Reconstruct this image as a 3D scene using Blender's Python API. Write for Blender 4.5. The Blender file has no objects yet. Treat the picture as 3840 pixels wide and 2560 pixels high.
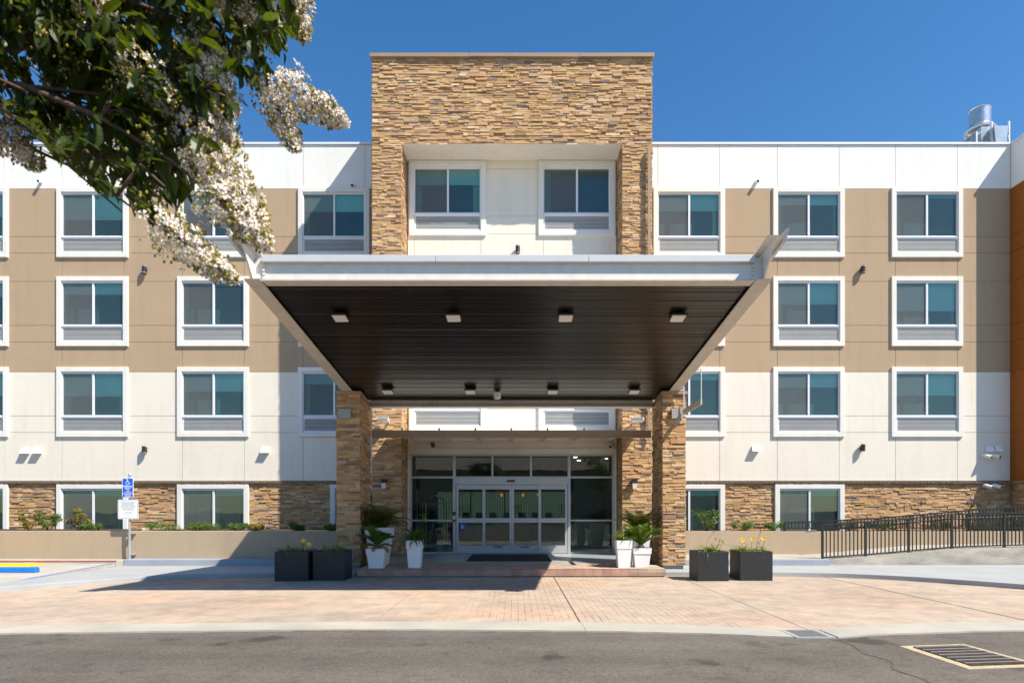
import bpy, math, random
from mathutils import Matrix, Vector
R = math.radians
random.seed(11)
scene = bpy.context.scene
COL = scene.collection

# ------------------------------------------------------------------ camera
cam = bpy.data.cameras.new('camera')
cam.sensor_width = 36.0
cam.lens = 22.19
cam.shift_x = -0.003
cam.shift_y = 0.165
cam.clip_start = 0.05
cam.clip_end = 3000
cam.dof.use_dof = True
cam.dof.focus_distance = 14.0
cam.dof.aperture_fstop = 4.0
cam_ob = bpy.data.objects.new('camera', cam)
cam_ob.location = (0.0, -20.71, 1.5)
cam_ob.rotation_euler = (R(90), 0, 0)
COL.objects.link(cam_ob)
scene.camera = cam_ob

# ------------------------------------------------------------------ sky, sun, exposure
SA, SB = 1.55, 2.20                      # sun slopes: left and down per metre towards the facade
el = math.atan2(SB, math.hypot(SA, 1.0))
rot = math.atan2(SA, -1.0)
world = bpy.data.worlds.new('World')
scene.world = world
world.use_nodes = True
nt = world.node_tree
bg = nt.nodes['Background']
sky = nt.nodes.new('ShaderNodeTexSky')
sky.sky_type = 'NISHITA'
sky.sun_disc = False
sky.sun_elevation = el
sky.sun_rotation = rot
sky.altitude = 0
sky.air_density = 1.0
sky.dust_density = 0.15
sky.ozone_density = 2.6
hs = nt.nodes.new('ShaderNodeHueSaturation')
hs.inputs['Saturation'].default_value = 1.28
nt.links.new(sky.outputs[0], hs.inputs['Color'])
nt.links.new(hs.outputs[0], bg.inputs['Color'])
bg.inputs['Strength'].default_value = 0.11
sun = bpy.data.lights.new('sun', 'SUN')
sun.energy = 5.0
sun.angle = R(0.53)
sun.color = (1.0, 0.925, 0.80)
sun_ob = bpy.data.objects.new('sun', sun)
sun_ob.rotation_euler = Vector((-SA, 1.0, -SB)).to_track_quat('-Z', 'Y').to_euler()
sun_ob.location = (20, -30, 40)
COL.objects.link(sun_ob)
scene.view_settings.view_transform = 'Standard'
scene.view_settings.look = 'None'
scene.view_settings.gamma = 1.0
scene.view_settings.exposure = 0.70
scene.cycles.max_bounces = 8
scene.cycles.transparent_max_bounces = 12
scene.cycles.use_denoising = True

# ------------------------------------------------------------------ materials
def _new(name):
    m = bpy.data.materials.new(name)
    m.use_nodes = True
    t = m.node_tree
    return m, t, t.nodes['Principled BSDF']

def N(t, kind, **kw):
    n = t.nodes.new(kind)
    for k, v in kw.items():
        setattr(n, k, v)
    return n

def noise(t, scale, detail=4, rough=0.55, vec=None):
    n = t.nodes.new('ShaderNodeTexNoise')
    n.inputs['Scale'].default_value = scale
    n.inputs['Detail'].default_value = detail
    n.inputs['Roughness'].default_value = rough
    if vec is not None:
        t.links.new(vec, n.inputs['Vector'])
    return n

def ramp(t, src, stops):
    r = t.nodes.new('ShaderNodeValToRGB')
    el_ = r.color_ramp.elements
    while len(el_) < len(stops):
        el_.new(0.5)
    for e, (p, c) in zip(el_, stops):
        e.position = p
        e.color = (*c, 1) if len(c) == 3 else c
    t.links.new(src, r.inputs[0])
    return r.outputs[0]

def mul(t, a, b, fac=1.0, kind='MULTIPLY'):
    m = t.nodes.new('ShaderNodeMix')
    m.data_type = 'RGBA'
    m.blend_type = kind
    m.inputs[0].default_value = fac
    for s, v in ((m.inputs[6], a), (m.inputs[7], b)):
        if isinstance(v, (tuple, list)):
            s.default_value = (*v, 1)
        else:
            t.links.new(v, s)
    return m.outputs[2]

def bump(t, p, h, strength, dist=0.01):
    b = t.nodes.new('ShaderNodeBump')
    b.inputs['Strength'].default_value = strength
    b.inputs['Distance'].default_value = dist
    t.links.new(h, b.inputs['Height'])
    t.links.new(b.outputs[0], p.inputs['Normal'])

def pmat(name, col, rough=0.8, var=0.12, scale=1.5, bstr=0.0, bscale=90, bdist=0.004, metal=0.0, spec=0.5, stretch=None):
    m, t, p = _new(name)
    tc = N(t, 'ShaderNodeTexCoord')
    v = tc.outputs['Object']
    if stretch:
        mp = N(t, 'ShaderNodeMapping')
        mp.inputs['Scale'].default_value = stretch
        t.links.new(v, mp.inputs[0])
        v = mp.outputs[0]
    n1 = noise(t, scale, 6, 0.6, v)
    lo = tuple(c * (1 - var) for c in col)
    hi = tuple(min(1, c * (1 + var)) for c in col)
    c = ramp(t, n1.outputs[0], [(0.3, lo), (0.7, hi)])
    t.links.new(c, p.inputs['Base Color'])
    p.inputs['Roughness'].default_value = rough
    p.inputs['Metallic'].default_value = metal
    p.inputs['Specular IOR Level'].default_value = spec
    if bstr > 0:
        n2 = noise(t, bscale, 5, 0.6, v)
        bump(t, p, n2.outputs[0], bstr, bdist)
    return m

def stucco(name, col):
    m, t, p = _new(name)
    tc = N(t, 'ShaderNodeTexCoord')
    v = tc.outputs['Object']
    n1 = noise(t, 0.9, 6, 0.65, v)
    n3 = noise(t, 7.0, 5, 0.6, v)
    mp = N(t, 'ShaderNodeMapping')
    mp.inputs['Scale'].default_value = (2.2, 2.2, 0.25)
    t.links.new(v, mp.inputs[0])
    n4 = noise(t, 1.6, 5, 0.6, mp.outputs[0])
    c = ramp(t, n1.outputs[0], [(0.3, tuple(x * 0.97 for x in col)), (0.7, tuple(min(1, x * 1.02) for x in col))])
    c = mul(t, c, ramp(t, n3.outputs[0], [(0.3, (0.975, 0.975, 0.97)), (0.7, (1.015, 1.015, 1.015))]))
    c = mul(t, c, ramp(t, n4.outputs[0], [(0.25, (0.925, 0.92, 0.90)), (0.5, (1, 1, 1))]))
    t.links.new(c, p.inputs['Base Color'])
    p.inputs['Roughness'].default_value = 0.9
    p.inputs['Specular IOR Level'].default_value = 0.2
    n2 = noise(t, 140, 4, 0.6, v)
    bump(t, p, n2.outputs[0], 0.35, 0.004)
    return m

def colmat(name, rough=0.9, nscale=25, bstr=0.6, bscale=45, bdist=0.008, amp=0.16, spec=0.25):
    """colour of every single piece comes from its own attribute"""
    m, t, p = _new(name)
    a = N(t, 'ShaderNodeAttribute', attribute_name='Col')
    tc = N(t, 'ShaderNodeTexCoord')
    n1 = noise(t, nscale, 6, 0.65, tc.outputs['Object'])
    c = mul(t, a.outputs['Color'], ramp(t, n1.outputs[0], [(0.3, (1 - amp,) * 3), (0.72, (1 + amp,) * 3)]))
    t.links.new(c, p.inputs['Base Color'])
    p.inputs['Roughness'].default_value = rough
    p.inputs['Specular IOR Level'].default_value = spec
    n2 = noise(t, bscale, 6, 0.65, tc.outputs['Object'])
    bump(t, p, n2.outputs[0], bstr, bdist)
    return m

def glassmat(name, tint, ior=1.9, rough=0.0, dirt=0.03):
    m = bpy.data.materials.new(name)
    m.use_nodes = True
    t = m.node_tree
    t.nodes.clear()
    out = N(t, 'ShaderNodeOutputMaterial')
    tr = N(t, 'ShaderNodeBsdfTransparent')
    tr.inputs[0].default_value = (*tint, 1)
    gl = N(t, 'ShaderNodeBsdfGlossy')
    gl.inputs['Roughness'].default_value = rough
    gl.inputs[0].default_value = (0.78, 0.97, 0.92, 1)
    tc = N(t, 'ShaderNodeTexCoord')
    n = noise(t, 1.3, 2, 0.5, tc.outputs['Object'])
    b = N(t, 'ShaderNodeBump')
    b.inputs['Strength'].default_value = 0.06
    b.inputs['Distance'].default_value = 0.02
    t.links.new(n.outputs[0], b.inputs['Height'])
    t.links.new(b.outputs[0], gl.inputs['Normal'])
    fr = N(t, 'ShaderNodeFresnel')
    fr.inputs[0].default_value = ior
    mx = N(t, 'ShaderNodeMixShader')
    t.links.new(fr.outputs[0], mx.inputs[0])
    t.links.new(tr.outputs[0], mx.inputs[1])
    t.links.new(gl.outputs[0], mx.inputs[2])
    df = N(t, 'ShaderNodeBsdfDiffuse')
    df.inputs[0].default_value = (0.40, 0.62, 0.60, 1)
    mx2 = N(t, 'ShaderNodeMixShader')
    mx2.inputs[0].default_value = dirt
    t.links.new(mx.outputs[0], mx2.inputs[1])
    t.links.new(df.outputs[0], mx2.inputs[2])
    t.links.new(mx2.outputs[0], out.inputs[0])
    return m

def leafmat(name, col, trans=0.35, rough=0.45, amp=0.35, tint=(1.6, 1.5, 0.6)):
    m = bpy.data.materials.new(name)
    m.use_nodes = True
    t = m.node_tree
    p = t.nodes['Principled BSDF']
    out = t.nodes['Material Output']
    oi = N(t, 'ShaderNodeNewGeometry')
    hi = tuple(c * (1 + amp) for c in col)
    lo = tuple(c * (1 - amp) for c in col)
    c = ramp(t, oi.outputs['Random Per Island'], [(0.0, lo), (1.0, (hi[0] * 1.25, hi[1], hi[2]))])
    t.links.new(c, p.inputs['Base Color'])
    p.inputs['Roughness'].default_value = rough
    p.inputs['Specular IOR Level'].default_value = 0.35
    tl = N(t, 'ShaderNodeBsdfTranslucent')
    c2 = mul(t, c, tint)
    t.links.new(c2, tl.inputs[0])
    mx = N(t, 'ShaderNodeMixShader')
    mx.inputs[0].default_value = trans
    t.links.new(p.outputs[0], mx.inputs[1])
    t.links.new(tl.outputs[0], mx.inputs[2])
    t.links.new(mx.outputs[0], out.inputs[0])
    return m

def emit(name, col, st):
    m, t, p = _new(name)
    p.inputs['Base Color'].default_value = (*col, 1)
    p.inputs['Emission Color'].default_value = (*col, 1)
    p.inputs['Emission Strength'].default_value = st
    return m

M = {}
M['white_st'] = stucco('white stucco', (0.79, 0.785, 0.76))
M['cream'] = stucco('cream stucco', (0.77, 0.71, 0.61))
M['tan'] = stucco('tan stucco', (0.43, 0.315, 0.21))
M['trim'] = stucco('window trim', (0.76, 0.74, 0.69))
M['orange'] = stucco('orange stucco', (0.34, 0.11, 0.02))
M['stone'] = colmat('ledger stone')
M['mortar'] = pmat('stone backing', (0.24, 0.165, 0.10), 0.95)
M['sill'] = pmat('stone sill', (0.27, 0.20, 0.14), 0.9, 0.25, 9, 0.9, 30, 0.02)
M['alu'] = pmat('white aluminium', (0.72, 0.74, 0.77), 0.35, 0.03, 2, spec=0.5)
M['silver'] = pmat('silver aluminium', (0.50, 0.50, 0.51), 0.38, 0.04, 3, metal=0.35)
M['grille'] = pmat('grille metal', (0.42, 0.425, 0.42), 0.5, 0.05, 3)
M['airunit'] = pmat('air unit face', (0.07, 0.075, 0.08), 0.7, 0.3, 2.5)
M['dark'] = pmat('dark void', (0.02, 0.02, 0.022), 0.8)
M['glass'] = glassmat('teal window glass', (0.58, 0.86, 0.86), 1.85, dirt=0.06)
M['glass_g'] = glassmat('green window glass', (0.42, 0.76, 0.64), 1.85, dirt=0.05)
M['glass_e'] = glassmat('entrance glass', (0.70, 0.78, 0.72), 1.9, dirt=0.02)
M['shade'] = pmat('roller shade', (0.80, 0.84, 0.80), 0.9, 0.03)
M['room'] = pmat('room wall', (0.50, 0.50, 0.46), 0.9, 0.1)
M['curtain'] = pmat('pale curtain', (0.60, 0.62, 0.44), 0.9, 0.1, 4)
M['panelin'] = pmat('pale headboard', (0.66, 0.68, 0.58), 0.8)
m, t, p = _new('insect screen')
p.inputs['Base Color'].default_value = (0.20, 0.20, 0.195, 1)
p.inputs['Roughness'].default_value = 0.9
tr = N(t, 'ShaderNodeBsdfTransparent')
mx = N(t, 'ShaderNodeMixShader')
mx.inputs[0].default_value = 0.34
t.links.new(tr.outputs[0], mx.inputs[1]); t.links.new(p.outputs[0], mx.inputs[2])
t.links.new(mx.outputs[0], t.nodes['Material Output'].inputs[0])
M['screen'] = m
M['steel_w'] = pmat('painted steel', (0.70, 0.675, 0.62), 0.45, 0.07, 6, 0.15, 30, 0.003)
def speckle(mt, scale, thr, dark):
    t = mt.node_tree; p = t.nodes['Principled BSDF']
    src = p.inputs['Base Color'].links[0].from_socket
    n = noise(t, scale, 2, 0.5, N(t, 'ShaderNodeTexCoord').outputs['Object'])
    t.links.new(mul(t, src, ramp(t, n.outputs[0], [(thr, (dark,) * 3), (thr + 0.03, (1, 1, 1))])), p.inputs['Base Color'])
speckle(M['steel_w'], 26, 0.27, 0.45)
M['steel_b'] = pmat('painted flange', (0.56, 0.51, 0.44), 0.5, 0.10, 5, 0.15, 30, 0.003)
M['gutter'] = pmat('gutter metal', (0.58, 0.595, 0.61), 0.35, 0.04, 2)
M['cap'] = pmat('brown flashing', (0.33, 0.235, 0.155), 0.5, 0.06, 3)
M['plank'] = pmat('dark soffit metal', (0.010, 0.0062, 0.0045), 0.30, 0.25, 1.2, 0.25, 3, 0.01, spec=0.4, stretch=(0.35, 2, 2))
M['lens'] = pmat('lamp lens', (0.72, 0.70, 0.66), 0.4, 0.03)
M['black'] = pmat('black metal', (0.022, 0.022, 0.024), 0.42, 0.1)
M['rail'] = pmat('railing paint', (0.018, 0.0175, 0.017), 0.38, 0.15, 8)
M['grey'] = pmat('grey metal', (0.33, 0.34, 0.33), 0.5, 0.05)
M['lgrey'] = pmat('pale grey metal', (0.62, 0.63, 0.62), 0.45, 0.05)
M['galv'] = pmat('galvanised steel', (0.50, 0.52, 0.53), 0.38, 0.12, 12, metal=0.6)
M['shiny'] = pmat('bright sheet steel', (0.60, 0.595, 0.58), 0.28, 0.12, 4, 0.2, 5, 0.02, metal=0.8)
M['vent'] = pmat('white plastic', (0.82, 0.82, 0.80), 0.5, 0.03)
M['planter'] = pmat('black planter', (0.016, 0.0165, 0.018), 0.55, 0.35, 14, 0.2, 40, 0.002)
M['pot'] = pmat('white pot', (0.80, 0.79, 0.79), 0.55, 0.03, 3)
M['soil'] = pmat('soil', (0.045, 0.03, 0.02), 0.95, 0.5, 20, 0.8, 40, 0.02)
M['tanwall'] = stucco('planter wall stucco', (0.42, 0.325, 0.225))
M['paintgrey'] = pmat('grey painted concrete', (0.345, 0.355, 0.36), 0.75, 0.07, 1.2, 0.3, 60, 0.003)
M['kerbgrey'] = pmat('grey painted kerb', (0.29, 0.32, 0.37), 0.75, 0.08, 2.0, 0.3, 60, 0.004)
M['conc'] = pmat('raw concrete', (0.40, 0.37, 0.32), 0.9, 0.16, 1.6, 0.5, 40, 0.006)
M['conc_dark'] = pmat('cast concrete', (0.38, 0.345, 0.285), 0.92, 0.32, 2.2, 0.7, 22, 0.012, stretch=(0.6, 1, 2.2))
M['band'] = pmat('concrete band', (0.40, 0.37, 0.315), 0.9, 0.14, 1.2, 0.4, 50, 0.004)
M['brick'] = colmat('stamped brick', 0.85, 2.2, 0.4, 60, 0.004, 0.20)
M['joint'] = pmat('brick joint', (0.20, 0.14, 0.105), 0.95, 0.3, 3)
M['floor'] = pmat('grey entry floor', (0.36, 0.38, 0.39), 0.30, 0.08, 1.5)
M['mat'] = pmat('door mat', (0.018, 0.022, 0.034), 0.95, 0.2, 30, 0.6, 200, 0.004)
M['red'] = pmat('red kerb paint', (0.45, 0.04, 0.03), 0.7, 0.25, 12)
M['blue'] = pmat('blue paint', (0.012, 0.16, 0.55), 0.5, 0.15, 6)
M['bluesign'] = pmat('blue sign face', (0.0, 0.10, 0.62), 0.4, 0.02)
M['yellow'] = pmat('yellow tactile', (0.80, 0.56, 0.0), 0.6, 0.05)
M['signwhite'] = pmat('white sign face', (0.86, 0.87, 0.88), 0.4, 0.02)
M['ink'] = pmat('black print', (0.03, 0.03, 0.035), 0.6)
M['print_w'] = pmat('white print', (0.86, 0.88, 0.9), 0.5)
M['pipe'] = pmat('beige pipe', (0.38, 0.28, 0.19), 0.6)
M['pebble'] = pmat('pebble', (0.52, 0.48, 0.40), 0.8, 0.25, 9)
M['bark'] = pmat('bark', (0.24, 0.17, 0.12), 0.8, 0.3, 9, 0.5, 30, 0.01)
M['twig'] = pmat('twig', (0.11, 0.06, 0.035), 0.7, 0.3, 20)
M['leaf'] = leafmat('myrtle leaf', (0.024, 0.046, 0.006), 0.42, 0.4, 0.6, (3.6, 3.2, 0.8))
M['petal'] = leafmat('white petal', (0.80, 0.80, 0.71), 0.30, 0.7, 0.06, (0.95, 0.98, 0.85))
t = M['petal'].node_tree
M['bud'] = leafmat('yellow green bud', (0.24, 0.23, 0.035), 0.15, 0.6, 0.4)
M['frond'] = leafmat('palm frond', (0.085, 0.17, 0.018), 0.25)
M['frond_d'] = leafmat('dark palm frond', (0.055, 0.085, 0.014), 0.25)
M['dry'] = leafmat('dry frond', (0.26, 0.17, 0.06), 0.25)
M['strap'] = leafmat('strap leaf', (0.07, 0.14, 0.03), 0.25)
M['lily'] = leafmat('lily leaf', (0.16, 0.24, 0.05), 0.3)
M['stem'] = pmat('flower stem', (0.12, 0.11, 0.04), 0.7)
M['flower'] = leafmat('yellow flower', (0.82, 0.60, 0.01), 0.35, 0.6, 0.12)
M['shrub'] = leafmat('shrub leaf', (0.085, 0.16, 0.03), 0.3)
M['shrub_y'] = leafmat('yellowish shrub leaf', (0.17, 0.17, 0.025), 0.3)
M['wood'] = pmat('dark wood', (0.05, 0.026, 0.014), 0.5, 0.3, 4)
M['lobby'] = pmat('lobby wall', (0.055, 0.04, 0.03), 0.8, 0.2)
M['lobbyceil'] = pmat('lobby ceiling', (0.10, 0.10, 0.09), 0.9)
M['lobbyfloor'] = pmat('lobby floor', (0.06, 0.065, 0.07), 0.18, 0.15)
M['desk'] = pmat('pale desk', (0.42, 0.50, 0.46), 0.5, 0.05)
M['led'] = emit('lit downlight', (1.0, 0.95, 0.85), 6.0)
M['amber'] = emit('lit amber glass', (1.0, 0.26, 0.02), 0.4)
M['brass'] = pmat('brass', (0.75, 0.62, 0.38), 0.3, 0.05, metal=1.0)
M['rooftile'] = pmat('clay roof', (0.36, 0.25, 0.19), 0.85, 0.25, 6)
M['beige'] = stucco('beige stucco', (0.46, 0.37, 0.26))
M['fence'] = pmat('slatted fence', (0.10, 0.09, 0.07), 0.8, 0.3, 5)

# asphalt
m, t, p = _new('asphalt')
tc = N(t, 'ShaderNodeTexCoord')
v = tc.outputs['Object']
n1 = noise(t, 0.55, 6, 0.65, v)
n2 = noise(t, 42, 6, 0.85, v)
n3 = noise(t, 2.4, 8, 0.75, v)
c = ramp(t, n1.outputs[0], [(0.3, (0.108, 0.097, 0.083)), (0.7, (0.150, 0.135, 0.115))])
c = mul(t, c, ramp(t, n2.outputs[0], [(0.34, (0.48, 0.48, 0.49)), (0.66, (1.50, 1.48, 1.44))]))
c = mul(t, c, ramp(t, n3.outputs[0], [(0.30, (0.70, 0.70, 0.72)), (0.48, (1.0, 1.0, 1.0))]))
vo = N(t, 'ShaderNodeTexVoronoi')
vo.inputs['Scale'].default_value = 1.1
mpv = N(t, 'ShaderNodeMapping')
mpv.inputs['Scale'].default_value = (0.6, 1.5, 1)
t.links.new(v, mpv.inputs[0]); t.links.new(mpv.outputs[0], vo.inputs['Vector'])
c = mul(t, c, ramp(t, vo.outputs['Distance'], [(0.03, (0.72, 0.72, 0.72)), (0.14, (1, 1, 1))]))
mps = N(t, 'ShaderNodeMapping')
mps.inputs['Scale'].default_value = (0.10, 1.1, 1)
t.links.new(v, mps.inputs[0])
n5 = noise(t, 1.3, 4, 0.6, mps.outputs[0])
c = mul(t, c, ramp(t, n5.outputs[0], [(0.35, (0.86, 0.86, 0.87)), (0.62, (1.10, 1.09, 1.07))]))
n6 = noise(t, 1.15, 3, 0.5, v)
c = mul(t, c, ramp(t, n6.outputs[0], [(0.30, (0.55, 0.55, 0.57)), (0.37, (1, 1, 1))]))
n7 = noise(t, 9.0, 6, 0.75, v)
c = mul(t, c, ramp(t, n7.outputs[0], [(0.33, (0.72, 0.72, 0.72)), (0.42, (1, 1, 1)), (0.66, (1, 1, 1)), (0.76, (1.28, 1.26, 1.22))]))
t.links.new(c, p.inputs['Base Color'])
p.inputs['Roughness'].default_value = 0.92
p.inputs['Specular IOR Level'].default_value = 0.25
bump(t, p, n2.outputs[0], 0.8, 0.006)
M['asphalt'] = m

# ------------------------------------------------------------------ mesh helpers
class MB:
    def __init__(s):
        s.v = []; s.f = []; s.c = None
    def add(s, vs, fs):
        o = len(s.v)
        s.v += [tuple(q) for q in vs]
        s.f += [tuple(i + o for i in f) for f in fs]
        return s
    def box(s, x0, x1, y0, y1, z0, z1):
        return s.add([(x0, y0, z0), (x1, y0, z0), (x1, y1, z0), (x0, y1, z0), (x0, y0, z1), (x1, y0, z1), (x1, y1, z1), (x0, y1, z1)],
                     [(0, 3, 2, 1), (4, 5, 6, 7), (0, 1, 5, 4), (1, 2, 6, 5), (2, 3, 7, 6), (3, 0, 4, 7)])
    def hexa(s, b, t_):
        return s.add(list(b) + list(t_), [(0, 3, 2, 1), (4, 5, 6, 7), (0, 1, 5, 4), (1, 2, 6, 5), (2, 3, 7, 6), (3, 0, 4, 7)])
    def quad(s, a, b, c, d):
        return s.add([a, b, c, d], [(0, 1, 2, 3)])
    def prism(s, poly, z0, z1):
        n = len(poly)
        vs = [(x, y, z0) for x, y in poly] + [(x, y, z1) for x, y in poly]
        fs = [tuple(range(n - 1, -1, -1)), tuple(range(n, 2 * n))]
        fs += [(i, (i + 1) % n, n + (i + 1) % n, n + i) for i in range(n)]
        return s.add(vs, fs)
    def cyl(s, a, b, r0, r1=None, n=10, cap=True):
        r1 = r0 if r1 is None else r1
        a, b = Vector(a), Vector(b)
        d = (b - a).normalized()
        u = d.orthogonal().normalized(); w = d.cross(u)
        vs = []
        for q, r in ((a, r0), (b, r1)):
            for i in range(n):
                th = 2 * math.pi * i / n
                vs.append(q + (u * math.cos(th) + w * math.sin(th)) * r)
        fs = [(i, (i + 1) % n, n + (i + 1) % n, n + i) for i in range(n)]
        if cap:
            fs += [tuple(range(n - 1, -1, -1)), tuple(range(n, 2 * n))]
        return s.add(vs, fs)
    def tube(s, pts, r, n=6):
        pts = [Vector(q) for q in pts]
        rs = r if isinstance(r, (list, tuple)) else [r] * len(pts)
        rings = []
        for i, q in enumerate(pts):
            d = (pts[min(i + 1, len(pts) - 1)] - pts[max(i - 1, 0)])
            if d.length < 1e-9: d = Vector((0, 0, 1))
            d.normalize()
            u = d.cross(Vector((0.31, 0.2, 0.93))).normalized()
            w = d.cross(u)
            rings.append([q + (u * math.cos(2 * math.pi * k / n) + w * math.sin(2 * math.pi * k / n)) * rs[i] for k in range(n)])
        vs = [x for g in rings for x in g]
        fs = []
        for i in range(len(pts) - 1):
            for k in range(n):
                fs.append((i * n + k, i * n + (k + 1) % n, (i + 1) * n + (k + 1) % n, (i + 1) * n + k))
        fs.append(tuple(range(n - 1, -1, -1))); fs.append(tuple(range((len(pts) - 1) * n, len(pts) * n)))
        return s.add(vs, fs)
    def lathe(s, prof, c, n=24, close=True):
        vs = []
        for r, z in prof:
            for i in range(n):
                th = 2 * math.pi * i / n
                vs.append((c[0] + r * math.cos(th), c[1] + r * math.sin(th), c[2] + z))
        fs = []
        for j in range(len(prof) - 1):
            for i in range(n):
                fs.append((j * n + i, j * n + (i + 1) % n, (j + 1) * n + (i + 1) % n, (j + 1) * n + i))
        if close:
            fs.append(tuple(range(n - 1, -1, -1))); fs.append(tuple(range((len(prof) - 1) * n, len(prof) * n)))
        return s.add(vs, fs)
    def frame(s, x0, x1, z0, z1, w, y0, y1):
        s.box(x0, x1, y0, y1, z1 - w, z1); s.box(x0, x1, y0, y1, z0, z0 + w)
        s.box(x0, x0 + w, y0, y1, z0 + w, z1 - w); s.box(x1 - w, x1, y0, y1, z0 + w, z1 - w)
        return s

def inv_of(parent):
    return Matrix.Translation(-Vector(parent.location)) if (parent is not None and parent.parent is None) else Matrix.Identity(4)

def link(o, parent=None):
    COL.objects.link(o)
    if parent is not None:
        o.parent = parent
        o.matrix_parent_inverse = inv_of(parent)
    return o

def build(name, mb, mat, parent=None, smooth=False, cols=None, bevel=0.0):
    me = bpy.data.meshes.new(name)
    me.from_pydata(mb.v, [], mb.f)
    me.materials.append(M[mat] if isinstance(mat, str) else mat)
    if cols is not None:
        a = me.color_attributes.new('Col', 'FLOAT_COLOR', 'POINT')
        flat = [x for c in cols for x in (c[0], c[1], c[2], 1.0)]
        a.data.foreach_set('color', flat)
    if smooth:
        me.polygons.foreach_set('use_smooth', [True] * len(me.polygons))
    me.update()
    o = bpy.data.objects.new(name, me)
    link(o, parent)
    if bevel > 0:
        b = o.modifiers.new('bevel', 'BEVEL')
        b.width = bevel; b.segments = 2; b.limit_method = 'ANGLE'
    return o

def tag(o, label=None, cat=None, group=None, kind=None):
    if label: o['label'] = label
    if cat: o['category'] = cat
    if group: o['group'] = group
    if kind: o['kind'] = kind
    return o

def thing(name, loc, label, cat, group=None):
    o = bpy.data.objects.new(name, None)
    o.empty_display_size = 0.1
    o.location = loc
    COL.objects.link(o)
    return tag(o, label, cat, group)

def text(name, body, size, loc, mat, parent, align='CENTER', bold=0.0, rotz=0.0, sx=1.0):
    cu = bpy.data.curves.new(name, 'FONT')
    cu.body = body; cu.size = size; cu.align_x = align; cu.align_y = 'CENTER'
    cu.offset = bold
    cu.resolution_u = 3
    tmp = bpy.data.objects.new(name + '_tmp', cu)
    COL.objects.link(tmp)
    dg = bpy.context.evaluated_depsgraph_get()
    me = bpy.data.meshes.new_from_object(tmp.evaluated_get(dg))
    COL.objects.unlink(tmp); bpy.data.objects.remove(tmp)
    me.transform(Matrix.Translation(loc) @ Matrix.Rotation(R(90), 4, 'X') @ Matrix.Diagonal((sx, 1, 1, 1)))
    me.materials.clear(); me.materials.append(M[mat])
    o = bpy.data.objects.new(name, me)
    return link(o, parent)

def wheelchair(mb, cx, y, cz, h):
    """access symbol as flat strokes, height h"""
    def disc(x, z, r, n=14):
        mb.add([(cx + (x + r * math.cos(2 * math.pi * i / n)) * h, y, cz + (z + r * math.sin(2 * math.pi * i / n)) * h) for i in range(n)], [tuple(range(n))])
    def stroke(a, b, w):
        ax, az = a; bx, bz = b
        dx, dz = bx - ax, bz - az
        L = math.hypot(dx, dz); nx, nz = -dz / L * w / 2, dx / L * w / 2
        ex, ez = dx / L * w * 0.3, dz / L * w * 0.3
        q = [(ax + nx - ex, az + nz - ez), (ax - nx - ex, az - nz - ez), (bx - nx + ex, bz - nz + ez), (bx + nx + ex, bz + nz + ez)]
        mb.add([(cx + x * h, y, cz + z * h) for x, z in q], [(0, 1, 2, 3)])
    disc(-0.12, 0.44, 0.075)
    stroke((-0.12, 0.34), (-0.07, -0.02), 0.10)
    stroke((-0.10, 0.16), (0.14, 0.16), 0.07)
    stroke((-0.07, -0.02), (0.20, -0.02), 0.09)
    stroke((0.20, -0.02), (0.34, -0.32), 0.09)
    stroke((0.33, -0.33), (0.44, -0.28), 0.07)
    n = 18
    for i in range(n):
        a0 = R(115 + i * 235 / n); a1 = R(115 + (i + 1) * 235 / n)
        r0, r1 = 0.24, 0.31
        q = [(-0.04 + r * math.cos(a), -0.20 + r * math.sin(a)) for r, a in ((r0, a0), (r1, a0), (r1, a1), (r0, a1))]
        mb.add([(cx + x * h, y, cz + z * h) for x, z in q], [(0, 1, 2, 3)])

# ------------------------------------------------------------------ single stones
PAL = [((0.50, 0.305, 0.150), 30), ((0.44, 0.265, 0.130), 26), ((0.56, 0.365, 0.195), 20), ((0.37, 0.215, 0.110), 13),
       ((0.47, 0.33, 0.215), 10), ((0.29, 0.185, 0.115), 5), ((0.22, 0.175, 0.15), 3), ((0.62, 0.44, 0.26), 4)]
PALC = [c for c, w in PAL for _ in range(w)]

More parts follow.
